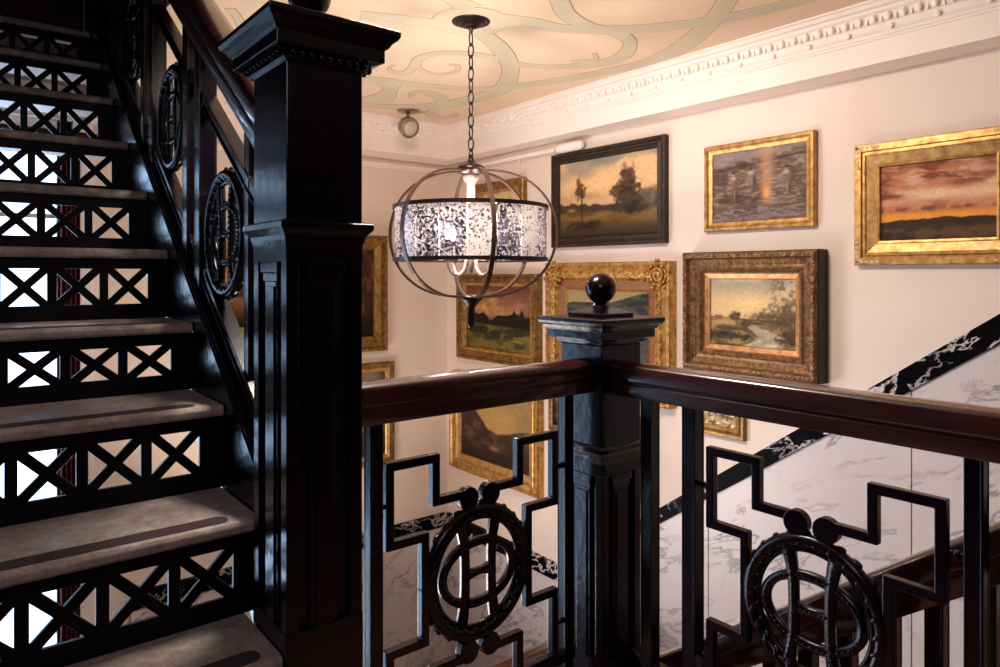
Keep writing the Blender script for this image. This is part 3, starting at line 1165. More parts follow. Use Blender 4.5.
# handrail of the lowest flight crossing the well behind the ball topped newel
lw = empty('lower_landing_railing', (2.1, 2.5, ZL))
tag(lw, 'short lit mahogany handrail low in the stairwell, seen left of the ball topped newel foot', 'railing')
handrail('handrail', (1.74, 2.46, -1.775), (2.88, 2.46, -1.775), (0, -1, 0), lw)
for i in range(11):
    post('baluster', 1.80 + i * 0.10, 2.46, -2.75, -1.86, 0.011, lw)


# ------------------------------------------------------------------ paintings
def vnoise(U, V, sx, sy, seed, octv=4):
    rs = np.random.RandomState(seed)
    U, V = np.mod(np.abs(U), 1.0001), np.mod(np.abs(V), 1.0001)
    out = np.zeros_like(U)
    amp, tot = 1.0, 0.0
    for o_ in range(octv):
        nx, ny = int(sx * 2 ** o_) + 2, int(sy * 2 ** o_) + 2
        g = rs.rand(ny + 1, nx + 1)
        x, y = np.minimum(U, 1) * (nx - 1.001), np.minimum(V, 1) * (ny - 1.001)
        xi, yi = x.astype(int), y.astype(int)
        fx, fy = x - xi, y - yi
        fx, fy = fx * fx * (3 - 2 * fx), fy * fy * (3 - 2 * fy)
        a = g[yi, xi] * (1 - fx) + g[yi, xi + 1] * fx
        b__ = g[yi + 1, xi] * (1 - fx) + g[yi + 1, xi + 1] * fx
        out += amp * (a * (1 - fy) + b__ * fy)
        tot += amp
        amp *= 0.55
    return out / tot


def C(*c):
    return np.array(c, float)


def mixc_(A, c, k):
    k = np.clip(k, 0, 1)[..., None]
    return A * (1 - k) + np.asarray(c, float) * k


def sstep(x, a, b_):
    t = np.clip((x - a) / (b_ - a), 0, 1)
    return t * t * (3 - 2 * t)


def tree(A, U, V, cx, cy, rx, ry, col, seed, ragged=0.5, soft=0.08):
    n = vnoise(U, V, 30, 24, seed, 2)
    n2 = vnoise(U, V, 9, 8, seed + 5, 2)
    d = np.sqrt(((U - cx) / rx) ** 2 + ((V - cy) / ry) ** 2) + (n - 0.5) * ragged * 1.4 + (n2 - 0.5) * ragged
    shade = (vnoise(U, V, 22, 22, seed + 9, 3) - 0.5)[..., None] * 46
    c_ = np.asarray(col, float) + shade
    k_ = (sstep(-d, -1 - soft * 2.2, -1 + soft * 2.2) * 0.93)[..., None]
    return A * (1 - k_) + c_ * k_


def p_trees(U, V):
    A = mixc_(np.ones(U.shape + (3,)) * C(206, 158, 108), (214, 172, 126), sstep(V, 0.4, 0.7))
    cl = vnoise(U, V, 3, 4, 1, 3)
    A = mixc_(A, (138, 128, 118), sstep(cl + (V - 0.9) * 1.1, 0.25, 0.75) * sstep(V, 0.5, 1.0))
    A = mixc_(A, (232, 184, 128), np.exp(-((V - 0.66) / 0.13) ** 2 - ((U - 0.42) / 0.16) ** 2) * 0.8)
    A = mixc_(A, (174, 140, 106), np.exp(-((V - 0.52) / 0.05) ** 2) * sstep(vnoise(U, V, 5, 3, 2), 0.3, 0.7) * 0.8)
    A = mixc_(A, (196, 174, 152), np.exp(-((V - 0.43) / 0.025) ** 2) * sstep(U, 0.2, 0.4) * 0.8)
    field = mixc_(np.ones(U.shape + (3,)) * C(136, 98, 46), (58, 44, 28), sstep(0.30 - V, 0, 0.30))
    field = mixc_(field, (66, 50, 30), sstep(vnoise(U, V, 4, 12, 3), 0.40, 0.75) * 0.6)
    field = mixc_(field, (118, 104, 72), sstep(U, 0.55, 0.95) * sstep(V, 0.08, 0.25) * 0.5)
    A = mixc_(A, field, 1 - sstep(V, 0.32, 0.34)) if False else A * sstep(V, 0.32, 0.34)[..., None] + field * (1 - sstep(V, 0.32, 0.34))[..., None]
    tl = 0.36 + 0.09 * vnoise(U, V * 0, 14, 2, 4) * (1 - sstep(U, 0.25, 0.5) * 0.6)
    A = mixc_(A, (54, 44, 34), (1 - sstep(V, tl, tl + 0.03)) * sstep(V, 0.30, 0.335) * 0.9)
    A = tree(A, U, V, 0.92, 0.42, 0.14, 0.13, (86, 82, 66), 8, 0.4, 0.15)
    A = mixc_(A, (176, 128, 76), np.exp(-((U - 0.13) / 0.045) ** 2 - ((V - 0.35) / 0.022) ** 2))
    A = tree(A, U, V, 0.225, 0.60, 0.060, 0.085, (92, 64, 38), 9, 0.9, 0.15)
    A = tree(A, U, V, 0.22, 0.71, 0.030, 0.075, (98, 68, 40), 10, 0.9, 0.15)
    A = mixc_(A, (64, 46, 32), np.exp(-((U - 0.247) / 0.008) ** 2) * sstep(V, 0.18, 0.24) * (1 - sstep(V, 0.6, 0.66)))
    A = tree(A, U, V, 0.72, 0.66, 0.095, 0.17, (74, 54, 38), 11, 0.6, 0.12)
    A = tree(A, U, V, 0.74, 0.46, 0.13, 0.17, (64, 48, 34), 12, 0.6, 0.12)
    A = tree(A, U, V, 0.605, 0.53, 0.065, 0.075, (80, 56, 38), 13, 0.8, 0.12)
    A = tree(A, U, V, 0.76, 0.30, 0.15, 0.06, (56, 44, 32), 19, 0.8, 0.2)
    A = tree(A, U, V, 0.30, 0.14, 0.16, 0.05, (48, 36, 26), 14, 0.9, 0.3)
    return A


def p_camp(U, V):
    n = vnoise(U, V, 14, 40, 21, 3)
    A = mixc_(np.ones(U.shape + (3,)) * C(104, 82, 68), (150, 128, 114), sstep(n, 0.38, 0.72))
    A = mixc_(A, (78, 58, 50), sstep(vnoise(U, V, 6, 8, 22), 0.42, 0.72) * 0.8)
    A = mixc_(A, (128, 112, 116), sstep(0.36 - V, 0, 0.3) * sstep(n, 0.35, 0.65) * 0.8)
    A = mixc_(A, (142, 126, 128), sstep(V - 0.14 * U, 0.78, 0.86) * 0.75)
    A = mixc_(A, (58, 46, 46), np.exp(-((V - 0.74 - 0.14 * U) / 0.03) ** 2) * 0.6)
    A = mixc_(A, (186, 142, 112), np.exp(-((U - 0.60) / (0.045 + 0.045 * V)) ** 2) * sstep(V, 0.34, 0.5) * 0.75)
    A = mixc_(A, (236, 168, 104), np.exp(-((U - 0.595) / 0.05) ** 2 - ((V - 0.37) / 0.10) ** 2) * 0.95)
    for (x, y, h, c) in ((0.235, 0.52, 0.20, (128, 92, 80)), (0.43, 0.62, 0.12, (140, 116, 106)), (0.80, 0.55, 0.17, (136, 112, 106))):
        A = mixc_(A, (56, 40, 40), np.exp(-((U - x - .03) / 0.03) ** 2 - ((V - y + .05) / h) ** 2) * 0.6)
        A = mixc_(A, c, np.exp(-((U - x + 0.02 * np.sin(V * 18 + x * 9)) / 0.040) ** 2 - ((V - y) / h) ** 2) * 0.8)
        A = mixc_(A, (206, 176, 158), np.exp(-((U - x) / 0.034) ** 2 - ((V - y - h * 0.50) / 0.022) ** 2) * 0.9)
        A = mixc_(A, (190, 160, 142), np.exp(-((U - x) / 0.014) ** 2 - ((V - y - h * 0.75) / 0.025) ** 2) * 0.9)
        A = mixc_(A, (56, 38, 38), np.exp(-((U - x) / 0.018) ** 2 - ((V - y - h * 0.92) / 0.022) ** 2))
        A = mixc_(A, (196, 168, 150), np.exp(-((U - x - .012) / 0.007) ** 2 - ((V - y + h * 0.75) / 0.06) ** 2) * 0.6)
    return A


def p_sunset(U, V):
    A = mixc_(np.ones(U.shape + (3,)) * C(216, 146, 56), (186, 118, 84), sstep(V, 0.28, 0.42))
    n = vnoise(U * 0.9 + V * 0.12, V, 4, 9, 31, 5)
    A = mixc_(A, (216, 168, 138), sstep(n, 0.35, 0.7) * sstep(V, 0.36, 0.5))
    A = mixc_(A, (118, 58, 40), sstep(vnoise(U, V, 3, 8, 33, 5) + 0.5 * (V - 0.75), 0.36, 0.66) * sstep(V, 0.30, 0.40) * 0.9)
    A = mixc_(A, (226, 186, 146), np.exp(-((V - 0.55 - 0.04 * U + 0.06 * (vnoise(U, V, 5, 5, 37) - 0.5)) / 0.095) ** 2) * sstep(U, 0.15, 0.4) * 0.95)
    A = mixc_(A, (206, 160, 122), sstep(vnoise(U, V + 0.3 * U, 5, 7, 38, 3), 0.52, 0.72) * sstep(V, 0.6, 0.7) * 0.7)
    A = mixc_(A, (112, 58, 38), np.exp(-((V - 0.405) / 0.03) ** 2) * sstep(vnoise(U, V, 8, 3, 34), 0.35, 0.6) * 0.9)
    A = mixc_(A, (232, 150, 58), np.exp(-((V - 0.30) / 0.045) ** 2) * 0.85)
    A = mixc_(A, (212, 160, 140), np.exp(-((V - 0.86) / 0.05) ** 2 - ((U - 0.9) / 0.16) ** 2) * 0.8)
    h = 0.235 + 0.03 * vnoise(U, V * 0, 6, 2, 35) * 2 * sstep(U, 0.05, 0.2)
    land = mixc_(np.ones(U.shape + (3,)) * C(92, 66, 40), (54, 40, 32), sstep(vnoise(U, V, 7, 14, 36), 0.34, 0.7))
    land = mixc_(land, (44, 34, 30), sstep(V, 0.12, 0.2) * 0.7)
    kk = (1 - sstep(V, h, h + 0.015))[..., None]
    return A * (1 - kk) + land * kk


def p_river(U, V):
    A = mixc_(np.ones(U.shape + (3,)) * C(208, 174, 124), (158, 148, 130), sstep(V, 0.6, 1.0))
    A = mixc_(A, (232, 194, 136), np.exp(-((V - 0.62) / 0.15) ** 2 - ((U - 0.5) / 0.30) ** 2) * 0.9)
    A = mixc_(A, (214, 188, 156), sstep(vnoise(U, V, 3, 5, 41), 0.4, 0.75) * 0.5)
    land = mixc_(np.ones(U.shape + (3,)) * C(150, 120, 74), (84, 64, 42), sstep(vnoise(U, V, 5, 14, 42), 0.38, 0.70))
    k = (1 - sstep(V, 0.39, 0.43))[..., None]
    A = A * (1 - k) + land * k
    A = mixc_(A, (186, 150, 98), np.exp(-((V - 0.35) / 0.05) ** 2 - ((U - 0.18) / 0.2) ** 2) * 0.8)
    # winding river: centre and half width change with height
    t = np.clip(V / 0.38, 0, 1)
    cxr = 0.56 + 0.20 * np.sin(t * 4.2 + 0.2) * (1 - 0.3 * t)
    hw = 0.20 * (1 - t) ** 1.3 + 0.05 + 0.03 * (vnoise(U, V, 8, 10, 40) - 0.5)
    rv = (1 - sstep(np.abs(U - cxr), hw * 0.8, hw * 1.15)) * (1 - sstep(V, 0.33, 0.38))
    A = mixc_(A, (176, 164, 140), rv * 0.8)
    A = mixc_(A, (214, 196, 164), rv * sstep(vnoise(U, V, 6, 24, 39), 0.5, 0.7) * 0.6)
    A = tree(A, U, V, 0.30, 0.44, 0.060, 0.065, (78, 60, 42), 43, 0.6, 0.12)
    A = tree(A, U, V, 0.10, 0.41, 0.10, 0.03, (126, 92, 60), 44, 0.7, 0.2)
    A = tree(A, U, V, 0.44, 0.33, 0.09, 0.045, (72, 56, 40), 45, 0.9, 0.2)
    A = tree(A, U, V, 0.92, 0.44, 0.20, 0.18, (88, 70, 50), 46, 0.9, 0.3)
    A = tree(A, U, V, 0.68, 0.46, 0.20, 0.05, (92, 76, 54), 47, 0.9, 0.3)
    A = mixc_(A, (110, 90, 66), sstep(vnoise(U, V, 20, 20, 48, 2), 0.50, 0.68) * sstep(U, 0.60, 0.88) * sstep(V, 0.48, 0.6) * 0.75)
    A = tree(A, U, V, 0.18, 0.14, 0.30, 0.06, (54, 42, 30), 49, 0.8, 0.25)
    A = tree(A, U, V, 0.96, 0.14, 0.14, 0.10, (66, 52, 38), 50, 0.8, 0.25)
    return A


def p_hill(U, V):
    A = mixc_(np.ones(U.shape + (3,)) * C(176, 152, 104), (150, 128, 88), sstep(V, 0.6, 1))
    h = 0.80 + 0.16 * U + 0.03 * np.sin(U * 7 + 1)
    g = mixc_(np.ones(U.shape + (3,)) * C(74, 72, 62), (44, 42, 38), sstep(vnoise(U + V * 0.3, V, 6, 22, 61), 0.4, 0.65))
    return np.where((V < h)[..., None], g, A)


def p_dusk(U, V):
    n = vnoise(U, V, 4, 5, 71, 4)
    A = mixc_(np.ones(U.shape + (3,)) * C(118, 74, 62), (206, 152, 84), sstep(n + 0.55 * np.exp(-((U - 0.42) / 0.3) ** 2 - ((V - 0.7) / 0.22) ** 2), 0.52, 1.0))
    A = mixc_(A, (150, 104, 88), sstep(vnoise(U, V, 6, 7, 78, 3), 0.45, 0.7) * 0.5)
    A = mixc_(A, (96, 58, 42), sstep(V, 0.84, 0.98) * 0.8)
    tl = 0.50 + 0.12 * vnoise(U, V * 0, 7, 2, 72, 3) - 0.1 * np.exp(-((U - 0.40) / 0.07) ** 2) + 0.05 * sstep(0.2 - U, 0, .2)
    meadow = mixc_(np.ones(U.shape + (3,)) * C(112, 94, 44), (58, 54, 30), sstep(vnoise(U, V, 5, 9, 73), 0.34, 0.7))
    A = A * sstep(V + 0.08 * U, 0.42, 0.46)[..., None] + meadow * (1 - sstep(V + 0.08 * U, 0.42, 0.46))[..., None]
    A = mixc_(A, (32, 26, 20), (1 - sstep(V, tl, tl + 0.015)) * sstep(V, 0.40 - 0.08 * U, 0.44 - 0.08 * U))
    for x in (0.76, 0.87):
        A = mixc_(A, (32, 26, 20), (np.abs(U - x) < (0.66 - V) * 0.35) * (V > 0.45))
    A = tree(A, U, V, 0.47, 0.24, 0.10, 0.09, (42, 42, 24), 75, 0.5)
    A = tree(A, U, V, 0.80, 0.30, 0.14, 0.06, (48, 46, 26), 76, 0.5)
    A = tree(A, U, V, 0.20, 0.30, 0.18, 0.07, (40, 38, 22), 77, 0.5)
    A = mixc_(A, (160, 122, 66), np.exp(-((V - 0.16 + 0.1 * (U - .8)) / 0.012) ** 2 - ((U - 0.8) / 0.12) ** 2))
    return A


def p_mount(U, V):
    A = mixc_(np.ones(U.shape + (3,)) * C(184, 144, 88), (146, 118, 82), sstep(np.abs(U - 0.5), 0.15, 0.5))
    A = mixc_(A, (158, 128, 86), sstep(V, 0.7, 1.0))
    h1 = 0.86 - np.abs(U - 0.12) * 1.25 - 0.05 * vnoise(U, V * 0, 12, 2, 82)
    h1 = np.maximum(h1, 0.62 - 0.30 * U - 0.05 * vnoise(U, V * 0, 10, 2, 83))
    h2 = 0.42 + 0.35 * (U - 0.5) - 0.04 * vnoise(U, V * 0, 10, 2, 84)
    rock = mixc_(np.ones(U.shape + (3,)) * C(64, 46, 38), (98, 74, 54), sstep(vnoise(U, V, 7, 9, 85), 0.38, 0.8))
    rock = mixc_(rock, (34, 24, 20), sstep(0.35 - V, 0, 0.3) * 0.6)
    k = 1 - sstep(V, np.maximum(h1, h2), np.maximum(h1, h2) + 0.03)
    A = A * (1 - k[..., None]) + rock * k[..., None]
    A = mixc_(A, (160, 104, 70), np.exp(-((V - 0.22) / 0.04) ** 2 - ((U - 0.5) / 0.07) ** 2))
    return A


def p_dark(U, V):
    A = mixc_(np.ones(U.shape + (3,)) * C(60, 36, 24), (120, 78, 46), sstep(vnoise(U, V, 4, 5, 91), 0.45, 0.7))
    return mixc_(A, (30, 20, 16), sstep(0.4 - V, 0, 0.4))


def p_grey(U, V):
    A = mixc_(np.ones(U.shape + (3,)) * C(126, 110, 96), (86, 70, 58), sstep(vnoise(U, V, 3, 5, 95), 0.4, 0.65))
    return mixc_(A, (52, 38, 28), sstep(0.45 - V, 0, 0.3))


def p_flower(U, V):
    n = vnoise(U, V, 9, 9, 99, 3)
    A = mixc_(np.ones(U.shape + (3,)) * C(170, 148, 104), (110, 74, 60), sstep(n, 0.5, 0.6))
    return mixc_(A, (226, 196, 170), sstep(vnoise(U, V, 12, 12, 98, 2), 0.6, 0.7))


def p_pale(U, V):
    A = mixc_(np.ones(U.shape + (3,)) * C(206, 178, 132), (150, 120, 80), sstep(vnoise(U, V, 4, 6, 101), 0.45, 0.7))
    return mixc_(A, (84, 66, 40), sstep(0.35 - V, 0, 0.1))


def painting(wall, u0, u1, z0, z1, prof, mats, paint, label, tilt=0.0, liner=None, carve=None, corner=False, side=None, cres=110, miters=None):
    """wall 'R': on the right wall, u = Y (u0 is the left end seen from the room, larger Y);
       wall 'B': on the back wall, u = X. prof: (inset, height off wall) list from outer edge to canvas."""
    cu_, cz = (u0 + u1) / 2, (z0 + z1) / 2
    W, H = abs(u1 - u0), z1 - z0
    depth = max(p[1] for p in prof)
    root = empty('framed_painting', (XW, cu_, cz) if wall == 'R' else (cu_, YW, cz))

    # local: a to the viewer's right, b up, c out of the wall
    def mp(a, b__, c):
        if tilt:
            c = c + tilt * (b__ + H / 2)
        if wall == 'R':
            return (XW - c, cu_ - a, cz + b__)
        return (cu_ + a, YW - c, cz + b__)
    groups = {}
    n = len(prof)
    bms = [newbm() for _ in mats]
    for i in range(n - 1):
        (i0, c0), (i1, c1) = prof[i][:2], prof[i + 1][:2]
        mi = prof[i][2] if len(prof[i]) > 2 else 0
        bmx = bms[mi]
        r = []
        for ins, c in ((i0, c0), (i1, c1)):
            r.append([mp(sx * (W / 2 - ins), sy * (H / 2 - ins), c) for sx, sy in ((-1, -1), (1, -1), (1, 1), (-1, 1))])
        va = [bmx.verts.new(p) for p in r[0]]
        vb = [bmx.verts.new(p) for p in r[1]]
        for j in range(4):
            bmx.faces.new([va[j], va[(j + 1) % 4], vb[(j + 1) % 4], vb[j]])
    # closed back
    box_b = bms[0]
    q = [box_b.verts.new(mp(sx * W / 2, sy * H / 2, 0.002)) for sx, sy in ((-1, -1), (1, -1), (1, 1), (-1, 1))]
    box_b.faces.new(q)
    names = ['frame', 'liner', 'inner_slip']
    fo = None
    for i, bmx in enumerate(bms):
        if len(bmx.faces) == 0:
            bmx.free()
            continue
        bmesh.ops.remove_doubles(bmx, verts=bmx.verts, dist=1e-5)
        o = obj(names[i], bmx, mats[i], root if i == 0 else root)
        if i == 0:
            fo = o
    # carved relief
    if carve:
        cb = newbm()
        rnd = random.Random(int(W * 1000))
        for (ins, c, pitch, ra_, rb_, rc_) in carve:
            for horiz in (True, False):
                length = (W if horiz else H) - 2 * ins
                k = max(3, int(length / pitch))
                for s in (-1, 1):
                    for j in range(k + 1):
                        t = -length / 2 + length * j / k
                        ang = (0.6 if j % 2 else -0.6) + rnd.uniform(-.3, .3)
                        if horiz:
                            a, b__ = t, s * (H / 2 - ins)
                        else:
                            a, b__ = s * (W / 2 - ins), t
                            ang += PI / 2
                        # leaf: ellipsoid rotated in the frame plane
                        pts_r = Matrix.Rotation(ang, 4, 'Z')
                        mt_ = pts_r @ Matrix.Diagonal((ra_ * rnd.uniform(.8, 1.2), rb_ * rnd.uniform(.8, 1.2), rc_, 1))
                        ellipsoid(cb, mt_, 7, 5, lambda q_, a=a, b__=b__: Vector(mp(a + q_.x, b__ + q_.y, c + q_.z)))
        if corner:
            for sx in (-1, 1):
                for sy in (-1, 1):
                    bx, by = sx * (W / 2 - 0.075), sy * (H / 2 - 0.075)
                    for j in range(34):
                        a_ = j * 0.62
                        rr_ = 0.008 + 0.0022 * j
                        mt_ = Matrix.Rotation(a_ + PI / 2, 4, 'Z') @ Matrix.Diagonal((0.016, 0.008, 0.013, 1))
                        ox, oy = bx + rr_ * math.cos(a_) * sx, by + rr_ * math.sin(a_) * sy
                        ellipsoid(cb, mt_, 7, 5, lambda q_, ox=ox, oy=oy: Vector(mp(ox + q_.x, oy + q_.y, depth * 0.93 + q_.z)))
                    for tt in range(6):
                        for (dx, dy) in ((1, 0), (0, 1)):
                            mt_ = Matrix.Rotation(0.5 * (-1) ** tt + (PI / 2 if dy else 0), 4, 'Z') @ Matrix.Diagonal((0.020, 0.007, 0.011, 1))
                            ox = bx - sx * dx * (0.07 + 0.026 * tt) + (0.010 * (-1) ** tt if dy else 0)
                            oy = by - sy * dy * (0.07 + 0.026 * tt) + (0.010 * (-1) ** tt if dx else 0)
                            ellipsoid(cb, mt_, 7, 5, lambda q_, ox=ox, oy=oy: Vector(mp(ox + q_.x, oy + q_.y, depth * 0.9 + q_.z)))
        obj('carved_relief', cb, mats[0], fo, smooth=True)
    # canvas
    ins, c = prof[-1][:2]
    w2, h2 = W - 2 * ins, H - 2 * ins
    nx = cres
    ny = max(8, int(cres * h2 / w2))
    U, V = np.meshgrid(np.linspace(0, 1, nx), np.linspace(0, 1, ny))
    A = np.clip(paint(U, V), 0, 255) / 255.0
    A = A * (0.94 + 0.12 * vnoise(U, V, 40, 40, 5, 2))[..., None]
    A = np.where(A <= 0.04045, A / 12.92, ((A + 0.055) / 1.055) ** 2.4)
    verts = [mp(-w2 / 2 + w2 * i / (nx - 1), -h2 / 2 + h2 * j / (ny - 1), c - 0.002) for j in range(ny) for i in range(nx)]
    faces = [(j * nx + i, j * nx + i + 1, (j + 1) * nx + i + 1, (j + 1) * nx + i) for j in range(ny - 1) for i in range(nx - 1)]
    me = bpy.data.meshes.new('canvas')
    me.from_pydata(verts, [], faces)
    ca = me.color_attributes.new('paint', 'FLOAT_COLOR', 'POINT')
    arr = np.ones((nx * ny, 4), dtype=np.float32)
    arr[:, :3] = A.reshape(-1, 3)
    ca.data.foreach_set('color', arr.ravel())
    me.materials.append(M['canvas'])
    me.update()
    o = bpy.data.objects.new('canvas', me)
    COL.objects.link(o)
    o.parent = root
    tag(root, label, 'painting', 'framed oil paintings on the stairwell walls')
    return root


# P1: two trees, dark frame
painting('R', 3.088, 2.243, 0.158, 0.712,
         [(0, 0, 0), (0, 0.036, 0), (0.006, 0.040, 0), (0.018, 0.040, 0), (0.024, 0.028, 0), (0.034, 0.024, 0), (0.046, 0.030, 0), (0.052, 0.030, 0), (0.060, 0.018, 0)],
         [M['dark_frame']], p_trees, 'landscape of two tall trees in a dark brown frame, just right of the chandelier', cres=150)
# P2: campfire
painting('R', 2.014, 1.467, 0.202, 0.610,
         [(0, 0, 0), (0, 0.026, 0), (0.004, 0.030, 0), (0.016, 0.030, 0), (0.024, 0.022, 0), (0.030, 0.020, 1), (0.040, 0.017, 1), (0.042, 0.014, 1)],
         [M['gold'], M['gold_pale']], p_camp, 'dusky campfire scene with figures in a slim gold frame', cres=150)
# P3: sunset
P3 = painting('R', 1.300, 0.722, 0.035, 0.515,
         [(0, 0, 0), (0, 0.034, 0), (0.004, 0.040, 0), (0.028, 0.040, 0), (0.031, 0.030, 0), (0.037, 0.030, 0), (0.039, 0.040, 0), (0.044, 0.040, 0), (0.050, 0.036, 1), (0.082, 0.026, 1), (0.086, 0.030, 0), (0.094, 0.028, 0), (0.096, 0.018, 0)],
         [M['gold'], M['gold_pale']], p_sunset, 'red sunset sky over dark hills in a wide flat gold frame, rightmost painting', cres=150)
bm = newbm()
W_, H_ = 0.578, 0.480
for sx in (-1, 1):
    for sy in (-1, 1):
        for j in range(5):
            for hz in (0, 1):
                a_ = sx * (W_ / 2 - (0.014 if hz else 0.012 + 0.020 * j))
                b_ = sy * (H_ / 2 - (0.012 + 0.020 * j if hz else 0.014))
                box(bm, XW - 0.0425, XW - 0.039, 1.011 - a_ - 0.006, 1.011 - a_ + 0.006, 0.275 + b_ - 0.005, 0.275 + b_ + 0.005)
M['inlay'] = mat('grey_inlay', rgb(196, 176, 140), 0.5)
o = obj('corner_inlay', bm, M['inlay'], [c for c in P3.children if c.name.startswith('frame')][0])
# P4: river, deep ornate frame
painting('R', 2.102, 1.424, -0.458, 0.104,
         [(0, 0, 1), (0, 0.070, 1), (0.004, 0.082, 0), (0.014, 0.092, 0), (0.028, 0.090, 0), (0.036, 0.066, 0), (0.060, 0.050, 0), (0.074, 0.054, 0), (0.082, 0.060, 0), (0.090, 0.052, 0), (0.098, 0.042, 0), (0.104, 0.040, 2), (0.124, 0.032, 2), (0.126, 0.026, 2)],
         [M['gold_old'], M['back_board'], M['copper_liner']], p_river, 'river landscape in a deep ornate aged bronze frame below the campfire scene',
         carve=[(0.018, 0.088, 0.020, 0.014, 0.006, 0.008), (0.052, 0.052, 0.022, 0.010, 0.007, 0.006), (0.086, 0.056, 0.010, 0.004, 0.004, 0.004)], cres=150)
# P5: ornate gold behind the ball-topped newel
painting('R', 3.125, 2.195, -0.680, 0.066,
         [(0, 0, 0), (0, 0.050, 0), (0.006, 0.056, 0), (0.020, 0.056, 0), (0.030, 0.044, 0), (0.060, 0.058, 0), (0.086, 0.052, 0), (0.100, 0.034, 0), (0.108, 0.036, 1), (0.150, 0.026, 1), (0.154, 0.030, 0), (0.162, 0.022, 0)],
         [M['gold'], M['orange_wood']], p_hill, 'grey hill picture in a large scrolled gold frame behind the ball topped newel post',
         carve=[(0.060, 0.058, 0.034, 0.016, 0.006, 0.008), (0.014, 0.056, 0.016, 0.006, 0.004, 0.004), (0.100, 0.038, 0.014, 0.006, 0.004, 0.005)], corner=True)
# P6: dusk clouds, below the chandelier
painting('R', 4.058, 3.205, -0.590, 0.000,
         [(0, 0, 0), (0, 0.050, 0), (0.006, 0.058, 0), (0.016, 0.058, 0), (0.024, 0.046, 0), (0.052, 0.050, 0), (0.062, 0.040, 1), (0.078, 0.034, 1), (0.084, 0.024, 1)],
         [M['gold_dark'], M['gold']], p_dusk, 'glowing cloud landscape over a dark tree line in a gold frame below the chandelier',
         carve=[(0.038, 0.050, 0.030, 0.014, 0.006, 0.007)], cres=130)
# P7: behind the chandelier top
painting('R', 3.870, 3.350, 0.120, 0.615,
         [(0, 0, 0), (0, 0.034, 0), (0.006, 0.040, 0), (0.050, 0.034, 0), (0.056, 0.028, 1), (0.072, 0.024, 1), (0.074, 0.018, 1)],
         [M['gold_dark'], M['gold']], p_pale, 'small gold framed picture near the wall corner partly hidden behind the chandelier')
# P8: mountain, below railing
painting('R', 4.155, 3.195, -1.385, -0.705,
         [(0, 0, 0), (0, 0.040, 0), (0.006, 0.050, 0), (0.018, 0.050, 0), (0.028, 0.040, 0), (0.058, 0.034, 0), (0.066, 0.038, 1), (0.080, 0.030, 1), (0.110, 0.022, 1), (0.112, 0.016, 1)],
         [M['gold'], M['gold_pale']], p_mount, 'brown mountain landscape in a broad gold frame seen through the railing panel',
         carve=[(0.070, 0.038, 0.018, 0.006, 0.003, 0.004)], cres=130)
# P9: fragments behind the newel
painting('R', 3.120, 2.80, -0.945, -0.715,
         [(0, 0, 0), (0, 0.030, 0), (0.010, 0.036, 0), (0.036, 0.030, 0), (0.040, 0.018, 0)],
         [M['gold_old']], p_dark, 'small dark ornate frame right beside the brown mountain picture',
         carve=[(0.018, 0.034, 0.018, 0.011, 0.006, 0.006)], cres=40)
painting('R', 2.76, 2.422, -1.215, -0.760,
         [(0, 0, 0), (0, 0.020, 0), (0.006, 0.024, 0), (0.020, 0.020, 0), (0.022, 0.012, 0)],
         [M['orange_wood']], p_dark, 'narrow reddish brown framed picture mostly hidden behind the ball topped newel', cres=40)
# P10: small gold frame below the right handrail
painting('R', 2.105, 1.800, -0.770, -0.530,
         [(0, 0, 0), (0, 0.020, 0), (0.004, 0.026, 0), (0.016, 0.026, 0), (0.024, 0.016, 0), (0.030, 0.020, 1), (0.044, 0.026, 1), (0.048, 0.018, 1)],
         [M['gold_dark'], M['gold_pale']], p_flower, 'small gold framed flower picture below the river landscape and right handrail', cres=60)
# P11 / P12 / P13 on the back wall
painting('B', 1.86, 2.380, -0.522, 0.262,
         [(0, 0, 0), (0, 0.040, 0), (0.006, 0.050, 0), (0.018, 0.050, 0), (0.026, 0.040, 0), (0.060, 0.052, 0), (0.080, 0.040, 0), (0.096, 0.030, 0), (0.100, 0.022, 0)],
         [M['gold_dark']], p_dark, 'dark picture in a beaded gold frame just right of the tall newel',
         carve=[(0.012, 0.050, 0.024, 0.011, 0.007, 0.007), (0.040, 0.046, 0.014, 0.006, 0.004, 0.004)], cres=50)
painting('B', 1.88, 2.440, -1.300, -0.602,
         [(0, 0, 0), (0, 0.030, 0), (0.006, 0.038, 0), (0.030, 0.030, 0), (0.040, 0.034, 1), (0.060, 0.024, 1), (0.066, 0.018, 1)],
         [M['gold_dark'], M['gold_pale']], p_grey, 'grey brown picture in a plain gold frame crossed by the left handrail', cres=50)
painting('B', 1.22, 1.75, -0.415, 0.212,
         [(0, 0, 0), (0, 0.040, 0), (0.006, 0.050, 0), (0.024, 0.050, 0), (0.040, 0.040, 0), (0.090, 0.030, 0), (0.094, 0.022, 0)],
         [M['gold']], p_dark, 'ornate gold framed picture glimpsed through the stair railing left of the tall newel',
         carve=[(0.020, 0.050, 0.022, 0.011, 0.007, 0.007), (0.060, 0.038, 0.018, 0.010, 0.006, 0.005)], cres=50)

